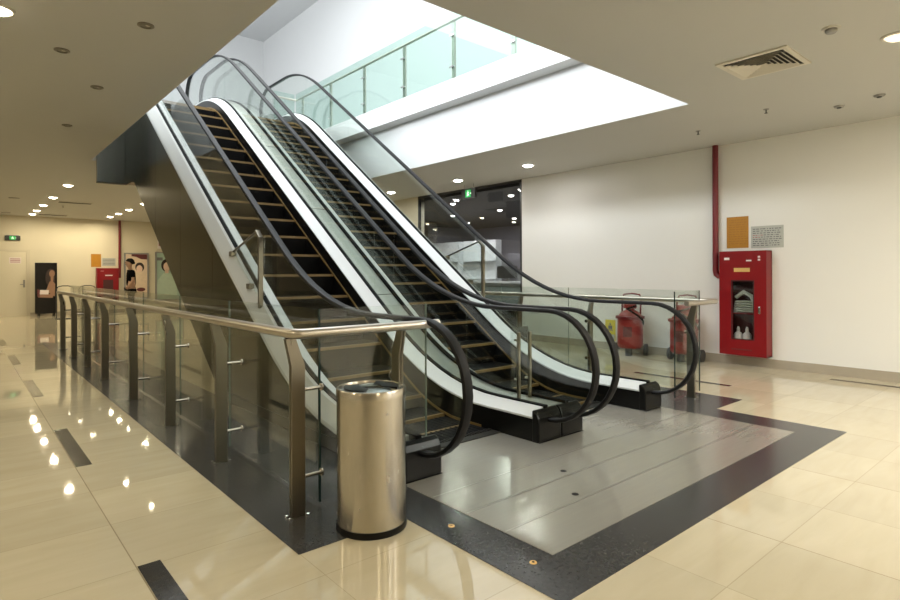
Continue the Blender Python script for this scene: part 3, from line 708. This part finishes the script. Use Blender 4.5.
MB().box((5.44, 12.40, 4.37), (5.94, 12.412, 5.49)).build('glass_panel', 'upglass', ur)

# ------------------------------------------------------------------ steel bin
bx, by, br, bh = 1.68, 2.60, 0.183, 0.745
bn = thing('litter_bin', 'round brushed steel litter bin with ashtray top at the railing corner', 'bin', (bx, by, 0.0))
MB().lathe([(0.05, 0.03), (br, 0.03), (br, bh - 0.05), (br - 0.004, bh - 0.05), (br - 0.004, 0.034), (0.05, 0.034)], (bx, by, 0), 64).build('body', 'bin_steel', bn, smooth=True)
MB().lathe([(0.02, 0.0005), (br + 0.004, 0.0005), (br + 0.006, 0.012), (br + 0.003, 0.034), (br - 0.004, 0.034), (0.02, 0.0295)], (bx, by, 0), 48).build('base_ring', 'black', bn, smooth=True)
MB().lathe([(br - 0.006, bh - 0.055), (br + 0.002, bh - 0.052), (br + 0.003, bh - 0.012), (br - 0.002, bh - 0.004), (br - 0.012, bh - 0.003), (br - 0.018, bh - 0.012), (br - 0.018, bh - 0.055)], (bx, by, 0), 64).build('rim', 'bin_steel', bn, smooth=True)
MB().lathe([(0.001, bh - 0.03), (br - 0.019, bh - 0.03), (br - 0.019, bh - 0.011), (0.085, bh - 0.004), (0.06, bh - 0.003), (0.001, bh - 0.002)], (bx, by, 0), 48).build('lid', 'chrome', bn, smooth=True)
def arc_slot(a0, a1, r0, r1):
    pts = [(bx + r1 * math.cos(a0 + (a1 - a0) * i / 10), by + r1 * math.sin(a0 + (a1 - a0) * i / 10)) for i in range(11)] + [(bx + r0 * math.cos(a1 - (a1 - a0) * i / 10), by + r0 * math.sin(a1 - (a1 - a0) * i / 10)) for i in range(11)]
    return pts
for a0, nm in ((2.2, 'opening'), (5.4, 'opening')):
    MB().prism(arc_slot(a0, a0 + 1.7, 0.055, 0.145), 2, bh - 0.0095, bh - 0.0015).build(nm, 'black', bn)

# ------------------------------------------------------------------ fire cabinet on the white wall
FX = 8.40; cy0, cy1, cz0, cz1 = 3.105, 3.745, 0.16, 1.64
fc = thing('fire_cabinet', 'large red fire hose cabinet with glass window on the white wall', 'fire cabinet', (8.5, 3.42, 0.16))
wy0, wy1, wz0, wz1 = 3.275, 3.565, 0.395, 1.215
b_ = MB()
b_.box((FX + 0.03, cy0, cz0), (WX - 0.001, cy0 + 0.02, cz1)); b_.box((FX + 0.03, cy1 - 0.02, cz0), (WX - 0.001, cy1, cz1)); b_.box((FX + 0.03, cy0, cz0), (WX - 0.001, cy1, cz0 + 0.02)); b_.box((FX + 0.03, cy0, cz1 - 0.02), (WX - 0.001, cy1, cz1)); b_.box((WX - 0.02, cy0, cz0), (WX - 0.001, cy1, cz1))
b_.build('body', 'red', fc)
MB().box((WX - 0.03, cy0 + 0.02, cz0 + 0.02), (WX - 0.0205, cy1 - 0.02, cz1 - 0.02)).build('lining', 'cabinside', fc)
dr = MB()
for (a, b, c_, d) in ((cy0, wy0, cz0, cz1), (wy1, cy1, cz0, cz1), (wy0, wy1, cz0, wz0), (wy0, wy1, wz1, cz1)): dr.box((FX, a, c_), (FX + 0.029, b, d))
do = dr.build('door', 'red', fc)
MB().box((FX + 0.012, wy0, wz0), (FX + 0.016, wy1, wz1)).build('window_pane', 'cabglass', do)
fr = MB()
for (a, b, c_, d) in ((wy0 - 0.012, wy0 + 0.004, wz0 - 0.012, wz1 + 0.012), (wy1 - 0.004, wy1 + 0.012, wz0 - 0.012, wz1 + 0.012), (wy0, wy1, wz0 - 0.012, wz0 + 0.004), (wy0, wy1, wz1 - 0.004, wz1 + 0.012)): fr.box((FX - 0.003, a, c_), (FX - 0.0002, b, d))
fr.build('window_trim', 'cabinside', do)
MB().box((FX - 0.02, 3.18, 0.76), (FX - 0.0003, 3.205, 0.86)).build('handle', 'chrome', do, bevel=0.004)
MB().box((FX - 0.004, 3.322, 1.345), (FX - 0.0003, 3.537, 1.40)).build('gold_label', 'labelgold', do)
MB().box((FX - 0.003, 3.60, 1.515), (FX - 0.0003, 3.672, 1.548)).build('white_label', 'labelwhite', do)
MB().box((FX - 0.003, 3.30, 1.493), (FX - 0.0003, 3.37, 1.512)).build('white_label', 'labelwhite', do)
MB().box((FX - 0.003, 3.185, 1.50), (FX - 0.0003, 3.215, 1.525)).build('white_label', 'labelwhite', do); MB().box((FX - 0.003, 3.185, 1.54), (FX - 0.0003, 3.215, 1.565)).build('white_label', 'labelwhite', do)
tx = MB()   # printed lettering along the foot of the door, too small to read
for i in range(9): tx.box((FX - 0.002, 3.30 + i * 0.032, 0.235), (FX - 0.0003, 3.32 + i * 0.032, 0.255))
tx.build('lettering', 'dark_red', do)
MB().box((FX + 0.05, cy0 + 0.022, 0.745), (WX - 0.035, cy1 - 0.022, 0.76)).build('shelf', 'red', fc)
# hose and bottles standing inside
hs = thing('fire_hose', 'pale folded fire hose lying on the shelf inside the red cabinet', 'hose', (8.5, 3.42, 0.765))
m = MB()
for i in range(5): m.tube([(8.50, 3.30, 0.782 + i * 0.034), (8.49, 3.42, 0.786 + i * 0.034), (8.50, 3.54, 0.782 + i * 0.034)], 0.016, 8, ry=0.05)
m.build('folds', 'canvas', hs, smooth=True)
MB().tube([(8.49, 3.28, 0.84), (8.48, 3.33, 1.0), (8.49, 3.44, 1.06), (8.50, 3.55, 0.98)], 0.028, 10).build('loop', 'canvas', hs, smooth=True)
MB().lathe([(0.001, 0), (0.03, 0), (0.022, 0.06), (0.012, 0.14), (0.001, 0.14)], (8.475, 3.55, 0.765), 14).build('nozzle', 'metalgrey', hs, smooth=True)
for i, (y, lab) in enumerate(((3.52, 'pale bottle with narrow neck behind the cabinet glass, beside the hinge edge'), (3.40, 'pale bottle with narrow neck behind the cabinet glass, in the middle'))):
    t_ = thing('extinguisher_bottle', lab, 'bottle', (8.50, y, 0.18), 'bottles inside the red cabinet')
    MB().lathe([(0.001, 0.001), (0.058, 0.001), (0.06, 0.02), (0.06, 0.26), (0.045, 0.29), (0.02, 0.31), (0.001, 0.31)], (8.50, y, 0.18), 24).build('body', 'bottle', t_, smooth=True)
    MB().lathe([(0.001, 0.311), (0.022, 0.311), (0.022, 0.35), (0.012, 0.38), (0.001, 0.38)], (8.50, y, 0.18), 14).build('cap', 'bottle', t_, smooth=True)

pp = thing('fire_pipe', 'dark red riser pipe running from the ceiling down to the red cabinet', 'pipe', (8.53, 3.855, 1.29))
MB().tube([(8.53, 3.855, H - 0.001), (8.53, 3.855, 1.36), (8.53, 3.845, 1.31), (8.53, 3.815, 1.285), (8.53, 3.746, 1.28)], 0.042, 14).build('pipe', 'redpipe', pp, smooth=True)
for z in (2.6, 1.7): MB().box((8.53, 3.845, z), (WX - 0.0005, 3.865, z + 0.03)).build('bracket', 'redpipe', pp)

on = thing('notice', 'orange notice sheet on the wall above the red cabinet', 'notice', (WX, 3.57, 1.69))
MB().box((WX - 0.006, 3.415, 1.69), (WX - 0.0005, 3.72, 2.145)).build('sheet', 'orange', on)
tx = MB()
random.seed(3)
for i in range(11):
    y = 3.69; z = 2.10 - i * 0.034
    while y > 3.46:
        w = random.uniform(0.015, 0.05); tx.box((WX - 0.007, y - w, z - 0.008), (WX - 0.0061, y, z)); y -= w + 0.012
tx.build('text', mat('faded_orange_print', (0.38, 0.16, 0.012), 0.6), on)
gn = thing('notice', 'grey printed notice sheet on the wall beside the orange one', 'notice', (WX, 3.17, 1.68))
MB().box((WX - 0.006, 2.955, 1.68), (WX - 0.0005, 3.38, 1.99)).build('sheet', 'paper', gn)
tx = MB()
for i in range(9):
    y = 3.355; z = 1.955 - i * 0.029
    while y > 3.0:
        w = random.uniform(0.01, 0.045); tx.box((WX - 0.007, y - w, z - 0.012), (WX - 0.0061, y, z), 1 if (i in (3, 4) and y > 3.25) else 0); y -= w + random.uniform(0.008, 0.02)
tx.build('text', ['ink', 'inkred'], gn)

# ------------------------------------------------------------------ wheeled extinguishers
def trolley(label):
    t_ = thing('fire_trolley', label, 'fire extinguisher', (0, 0, 0), 'wheeled fire extinguishers')
    MB().lathe([(0.02, 0.12), (0.15, 0.12), (0.17, 0.15), (0.175, 0.20), (0.175, 0.56), (0.165, 0.62), (0.12, 0.68), (0.07, 0.71), (0.06, 0.73), (0.02, 0.73)], (0, 0, 0), 32).build('tank', 'redext', t_, smooth=True)
    MB().lathe([(0.19, 0.575), (0.20, 0.58), (0.20, 0.615), (0.19, 0.62), (0.172, 0.62), (0.172, 0.575)], (0, 0, 0), 32).build('collar', 'redpipe', t_, smooth=True)
    MB().lathe([(0.02, 0.73), (0.09, 0.735), (0.095, 0.76), (0.085, 0.82), (0.02, 0.83)], (0, 0, 0), 24).build('valve', 'redext', t_, smooth=True)
    MB().tube([(0.05, -0.12, 0.10), (0.06, -0.125, 0.4), (0.10, -0.13, 0.88), (0.12, -0.11, 0.95), (0.12, 0.0, 0.965), (0.12, 0.11, 0.95), (0.10, 0.13, 0.88), (0.06, 0.125, 0.4), (0.05, 0.12, 0.10)], 0.013, 10).build('frame', 'redpipe', t_, smooth=True)
    MB().tube([(0.06, -0.19, 0.09), (0.06, 0.19, 0.09)], 0.012, 8).build('axle', 'metalgrey', t_)
    for s_ in (-1, 1):
        w = MB().lathe([(0.055, -0.018), (0.088, -0.02), (0.09, -0.014), (0.09, 0.014), (0.088, 0.02), (0.055, 0.018)], (0.06, s_ * 0.205, 0.09), 28, axis=1).build('wheel', 'darkplastic', t_, smooth=True)
        MB().lathe([(0.005, -0.012), (0.056, -0.012), (0.056, 0.012), (0.005, 0.012)], (0.06, s_ * 0.205, 0.09), 20, axis=1).build('hub', 'metalgrey', w)
    MB().lathe([(0.02, 0.004), (0.05, 0.004), (0.05, 0.119), (0.02, 0.119)], (-0.1, 0, 0), 12).build('foot', 'darkplastic', t_)
    hp = [(-0.02, -0.09, 0.78)] + [(-0.19 * math.cos(a * 0.9) - 0.02, -0.19 * math.sin(a), 0.74 - 0.05 * i) for i, a in enumerate([0.4 * q for q in range(9)])]
    MB().tube(hp, 0.014, 8).build('hose', 'gasket', t_, smooth=True)
    MB().box((-0.177, -0.06, 0.30), (-0.1735, 0.06, 0.46)).build('label_plate', 'dark_red', t_)
    return t_
tr = trolley('red wheeled fire extinguisher by the wall, in full view behind the glass railing')
tr.scale = (1.14, 1.14, 1.03); tr.location = (8.28, 5.13, 0.0); tr.rotation_euler = (0, 0, 0.35)
dup(tr, (8.30, 4.23, 0.0), 0.1, 'red wheeled fire extinguisher partly behind the railing end post, nearer the cabinet')
yn = thing('safety_notice', 'small yellow and white notice low on the wall beside the fire trolley', 'notice', (WX, 5.7, 0.16))
MB().box((WX - 0.022, 5.60, 0.16), (WX - 0.0155, 5.80, 0.52)).build('sheet', 'yellowsign', yn)
m = MB(); m.ellipse(0, 0, 0.001, 0.001, 0, 0); m = MB()
m.box((WX - 0.024, 5.66, 0.36), (WX - 0.0221, 5.74, 0.42)); m.box((WX - 0.024, 5.685, 0.43), (WX - 0.0221, 5.715, 0.46)); m.box((WX - 0.024, 5.645, 0.335), (WX - 0.0221, 5.755, 0.352))
m.build('symbol', 'ink', yn)
MB().box((WX - 0.0235, 5.61, 0.17), (WX - 0.0221, 5.79, 0.27)).build('text_panel', 'paper', yn)

# ------------------------------------------------------------------ far end of the hall
d1 = thing('door_1', '', 'door', (1.3, FY, 0)); del d1['label']; del d1['category']; structure(d1)
MB().box((0.55, FY - 0.03, 0.0), (1.69, FY - 0.001, 2.07)).build('leaf', 'door', d1)
fr = MB(); fr.box((0.45, FY - 0.045, 2.071), (1.78, FY - 0.001, 2.13)); fr.box((1.691, FY - 0.045, 0), (1.78, FY - 0.001, 2.07)); fr.box((0.45, FY - 0.045, 0), (0.549, FY - 0.001, 2.07))
fr.build('frame', mat('door_frame_paint', (0.62, 0.56, 0.43), 0.5), d1)
h_ = MB(); h_.box((1.60, FY - 0.036, 0.92), (1.65, FY - 0.0301, 1.16)); h_.tube([(1.625, FY - 0.036, 1.02), (1.625, FY - 0.08, 1.02), (1.52, FY - 0.085, 1.02)], 0.012, 8); h_.build('handle', 'metalgrey', d1)
ds = thing('door_plate', 'small pale red and white plate on the cream door', 'sign', (1.4, FY - 0.03, 1.69))
MB().box((1.245, FY - 0.035, 1.69), (1.55, FY - 0.0302, 1.88)).build('plate', 'labelwhite', ds)
tx = MB()
for i in range(3): tx.box((1.27, FY - 0.0368, 1.72 + i * 0.05), (1.53, FY - 0.0352, 1.745 + i * 0.05))
tx.build('text', 'inkred', ds)

def ad_frame(name, x0, x1, z0, z1, y, m_frame, m_bg, label, legs=False):
    t_ = thing(name, label, 'poster', ((x0 + x1) / 2, y, 0.0 if legs else z0)); w = 0.045
    fr = MB()
    for (a, b, c_, d) in ((x0, x1, z0, z0 + w), (x0, x1, z1 - w, z1), (x0, x0 + w, z0 + w, z1 - w), (x1 - w, x1, z0 + w, z1 - w)): fr.box((a, y - 0.09, c_), (b, y, d))
    fr.build('frame', m_frame, t_)
    MB().box((x0 + w, y - 0.07, z0 + w), (x1 - w, y - 0.001, z1 - w)).build('panel', m_bg, t_)
    if legs:
        for x in (x0 + 0.06, x1 - 0.12): MB().box((x, y - 0.2, 0.001), (x + 0.06, y + 0.1, z0 - 0.0005)).build('foot', m_frame, t_)
    return t_
yf = FY - 0.45; yp = yf - 0.07
t_ = ad_frame('poster_stand', 1.87, 2.45, 0.08, 1.71, yf, 'posterblack', 'posterblack', 'tall black advertising stand with a long haired woman, beside the cream door', True)
m = MB()
m.ellipse(2.290, 1.22, 0.15, 0.30, yp - 0.001, 1); m.ellipse(2.330, 1.05, 0.12, 0.24, yp - 0.0012, 1)
m.ellipse(2.315, 1.36, 0.075, 0.115, yp - 0.004, 0); m.prism([(2.280, 1.12), (2.350, 1.12), (2.360, 1.28), (2.280, 1.28)], 1, yp - 0.006, yp - 0.0042, 0)
m.prism([(2.150, 0.80), (2.390, 0.62), (2.400, 1.02), (2.330, 1.14), (2.250, 1.10)], 1, yp - 0.0072, yp - 0.0062, 0)
m.prism([(1.950, 0.60), (2.330, 0.58), (2.370, 0.70), (1.950, 0.72)], 1, yp - 0.0085, yp - 0.0075, 0)
m.prism([(1.990, 0.70), (2.220, 0.69), (2.230, 0.83), (2.000, 0.84)], 1, yp - 0.011, yp - 0.009, 2); m.prism([(1.930, 0.62), (1.990, 0.62), (2.000, 0.84), (1.930, 0.86)], 1, yp - 0.011, yp - 0.009, 3)
m.build('picture', ['skin', 'hairbrown', 'labelwhite', 'dark_red'], t_)
yf = FY - 0.01; yp = yf - 0.07
t_ = ad_frame('wall_poster', 4.47, 5.25, 0.45, 2.09, yf, 'metalgrey', 'posterpink', 'framed cream poster of a dark haired figure, behind the standing person')
m = MB(); m.prism([(4.70, 2.04), (5.2, 2.04), (5.2, 1.86), (5.0, 1.87), (4.85, 1.95), (4.70, 1.97)], 1, yp - 0.003, yp - 0.001, 2)
m.ellipse(4.96, 1.58, 0.145, 0.17, yp - 0.002, 1); m.ellipse(4.95, 1.52, 0.10, 0.13, yp - 0.005, 0); m.prism([(4.75, 0.5), (5.2, 0.5), (5.18, 1.22), (5.05, 1.40), (4.88, 1.40), (4.76, 1.2)], 1, yp - 0.0075, yp - 0.0055, 3)
m.ellipse(5.0, 0.78, 0.14, 0.07, yp - 0.010, 2)
m.build('picture', ['skinpale', 'hairbrown', 'dark_red', 'posterpink'], t_)
t_ = ad_frame('wall_poster', 5.48, 6.45, 0.36, 2.14, yf, 'metalgrey', 'postermint', 'framed mint green poster of a woman, beside the escalator underside')
m = MB(); m.ellipse(5.840, 1.65, 0.17, 0.23, yp - 0.002, 1); m.ellipse(5.860, 1.60, 0.115, 0.165, yp - 0.005, 0); m.prism([(5.800, 1.30), (5.920, 1.30), (5.920, 1.48), (5.800, 1.48)], 1, yp - 0.007, yp - 0.0055, 0)
m.prism([(5.480, 0.55), (6.220, 0.55), (6.160, 1.15), (5.980, 1.36), (5.740, 1.36), (5.560, 1.12)], 1, yp - 0.0088, yp - 0.0072, 2); m.prism([(5.490, 1.83), (5.720, 1.83), (5.720, 1.94), (5.490, 1.94)], 1, yp - 0.004, yp - 0.002, 3)
m.build('picture', ['skinpale', 'hairbrown', 'mintdress', 'ink'], t_)
fc2 = thing('fire_cabinet', 'red fire cabinet on the cream far wall beyond the railing', 'fire cabinet', (3.95, FY, 0.55))
MB().box((3.61, FY - 0.2, 0.35), (4.28, FY - 0.001, 1.545)).build('body', 'red', fc2, bevel=0.01)
MB().box((3.63, FY - 0.222, 0.37), (4.26, FY - 0.2005, 1.525)).build('door', 'red', fc2)
MB().box((3.80, FY - 0.226, 0.50), (4.10, FY - 0.2222, 1.14)).build('window_pane', 'cabinside', fc2)
MB().box((3.86, FY - 0.226, 1.275), (4.08, FY - 0.2222, 1.31)).build('white_label', 'labelwhite', fc2); MB().box((3.72, FY - 0.226, 1.43), (3.82, FY - 0.2222, 1.455)).build('white_label', 'inkred', fc2)
p2 = thing('fire_pipe', 'dark red riser pipe on the far wall beside the framed posters', 'pipe', (4.33, FY - 0.08, 1.3))
MB().tube([(4.33, FY - 0.08, H - 0.001), (4.33, FY - 0.08, 1.20)], 0.04, 12).build('pipe', 'redpipe', p2, smooth=True)
MB().box((4.32, FY - 0.08, 2.4), (4.34, FY - 0.0005, 2.43)).build('bracket', 'redpipe', p2)
n2 = thing('notice', 'orange notice sheet on the far wall above the distant red cabinet', 'notice', (3.62, FY, 1.58))
MB().box((3.475, FY - 0.006, 1.585), (3.775, FY - 0.0005, 2.03)).build('sheet', 'orange', n2)
n3 = thing('notice', 'pale grey notice sheet on the far wall next to the distant orange one', 'notice', (4.0, FY, 1.62))
MB().box((3.80, FY - 0.006, 1.62), (4.22, FY - 0.0005, 1.895)).build('sheet', 'paper', n3)
tx = MB()
for i in range(5): tx.box((3.83, FY - 0.0075, 1.65 + i * 0.05), (4.19, FY - 0.0062, 1.67 + i * 0.05))
tx.build('text', 'ink', n3)
sg = thing('wall_sign', 'small pale sign above the mint green poster', 'sign', (5.65, FY, 2.25)); MB().box((5.57, FY - 0.03, 2.26), (5.80, FY - 0.0005, 2.58)).build('face', 'labelwhite', sg); MB().box((5.60, FY - 0.033, 2.36), (5.77, FY - 0.0302, 2.48)).build('print', 'inkred', sg)

# person walking past the posters, seen from behind the railing
def skinned(name, joints, edges, parent, m, sub=2, root=0):
    me = bpy.data.meshes.new(name); me.from_pydata([j[0] for j in joints], edges, [])
    o = bpy.data.objects.new(name, me); C.objects.link(o)
    o.modifiers.new('skin', 'SKIN'); sv = me.skin_vertices[0].data
    for i, j in enumerate(joints): sv[i].radius = j[1] if isinstance(j[1], tuple) else (j[1], j[1])
    sv[root].use_root = True
    sb = o.modifiers.new('smooth', 'SUBSURF'); sb.levels = 1; sb.render_levels = sub
    me.materials.append(M[m])
    for p in me.polygons: p.use_smooth = True
    if parent: o.parent = parent
    return o
pe = thing('person', 'person in a black T-shirt and dark trousers standing before the framed cream poster', 'person', (3.9, 19.0, 0.0))
J = [((0, 0, 0.94), (0.135, 0.10)), ((0, 0, 1.14), (0.125, 0.10)), ((-0.01, 0, 1.34), (0.15, 0.11)), ((-0.01, 0, 1.46), (0.07, 0.065)), ((-0.03, 0, 1.53), 0.052),
     ((-0.05, 0, 1.595), (0.085, 0.08)), ((-0.05, 0, 1.67), (0.125, 0.10)), ((-0.04, 0, 1.745), (0.105, 0.09)),
     ((0, -0.17, 1.41), 0.055), ((0.01, -0.22, 1.16), 0.043), ((-0.12, -0.20, 0.97), 0.034), ((-0.18, -0.18, 0.91), 0.034),
     ((0, 0.17, 1.41), 0.055), ((0.02, 0.22, 1.15), 0.043), ((-0.02, 0.23, 0.93), 0.034), ((-0.04, 0.22, 0.85), 0.034),
     ((0, -0.09, 0.88), 0.09), ((-0.02, -0.10, 0.50), 0.062), ((0.03, -0.10, 0.10), 0.045), ((-0.10, -0.10, 0.04), 0.038),
     ((0, 0.09, 0.88), 0.09), ((0.03, 0.10, 0.50), 0.062), ((0.10, 0.10, 0.10), 0.045), ((-0.03, 0.10, 0.04), 0.038)]
Ed = [(0, 1), (1, 2), (2, 3), (3, 4), (4, 5), (5, 6), (6, 7), (2, 8), (8, 9), (9, 10), (10, 11), (2, 12), (12, 13), (13, 14), (14, 15), (0, 16), (16, 17), (17, 18), (18, 19), (0, 20), (20, 21), (21, 22), (22, 23)]
skinned('body', J, Ed, pe, 'personskin')
J2 = [((0, 0, 0.92), (0.15, 0.115)), ((0, 0, 1.14), (0.14, 0.115)), ((-0.01, 0, 1.34), (0.165, 0.125)), ((-0.01, 0, 1.45), (0.085, 0.08)), ((0, -0.175, 1.41), 0.07), ((0.008, -0.21, 1.22), 0.062), ((0, 0.175, 1.41), 0.07), ((0.014, 0.21, 1.22), 0.062)]
skinned('shirt', J2, [(0, 1), (1, 2), (2, 3), (2, 4), (4, 5), (2, 6), (6, 7)], pe, 'shirt')
J3 = [((0, 0, 0.96), (0.155, 0.118)), ((0, -0.09, 0.86), 0.105), ((-0.02, -0.10, 0.50), 0.08), ((0.03, -0.10, 0.10), 0.065), ((0, 0.09, 0.86), 0.105), ((0.03, 0.10, 0.50), 0.08), ((0.10, 0.10, 0.10), 0.065)]
skinned('trousers', J3, [(0, 1), (1, 2), (2, 3), (0, 4), (4, 5), (5, 6)], pe, 'trousers')
hm = MB(); rings = []
for a in range(0, 9):      # cap of short hair over crown, back and sides of the head
    th = PI * a / 8; rings.append([(-0.025 + 0.118 * math.sin(th) * math.cos(2 * PI * q / 20) + (0.03 if th > 1.6 else 0.0), 0.098 * math.sin(th) * math.sin(2 * PI * q / 20), 1.705 + 0.105 * math.cos(th)) for q in range(20)])
hm.loft(rings[1:7]).build('hair', 'hair', pe, smooth=True).matrix_parent_inverse = Matrix()
for s_ in (-1, 1): MB().lathe([(0.001, -0.012), (0.012, 0), (0.001, 0.012)], (-0.143, s_ * 0.032, 1.685), 10).build('eye', 'hair', pe).matrix_parent_inverse = Matrix()
m = MB(); m.lathe([(0.001, -0.025), (0.014, -0.012), (0.006, 0.03)], (-0.148, 0, 1.66), 8); m.build('nose', 'personskin', pe, smooth=True).matrix_parent_inverse = Matrix()
MB().box((-0.142, -0.025, 1.615), (-0.128, 0.025, 1.623)).build('mouth', 'dark_red', pe).matrix_parent_inverse = Matrix()
# hoop stands beyond the railing end
for i, x in enumerate((2.455, 3.03)):
    t_ = thing('hoop_stand', ['thin dark metal hoop beyond the railing end, beside the black stand', 'thin dark metal hoop beyond the railing, nearer the distant red cabinet'][i], 'stand', (x, 20.6, 0), 'thin metal hoops beyond the railing')
    MB().tube([(x - 0.22, 20.6, 0.02), (x - 0.22, 20.6, 0.90), (x - 0.17, 20.6, 0.965), (x - 0.07, 20.6, 0.99), (x + 0.07, 20.6, 0.99), (x + 0.17, 20.6, 0.965), (x + 0.22, 20.6, 0.90), (x + 0.22, 20.6, 0.02)], 0.014, 8).build('hoop', 'darkplastic', t_, smooth=True)
    MB().box((x - 0.28, 20.45, 0.0), (x + 0.28, 20.75, 0.0195)).build('base', 'darkplastic', t_)
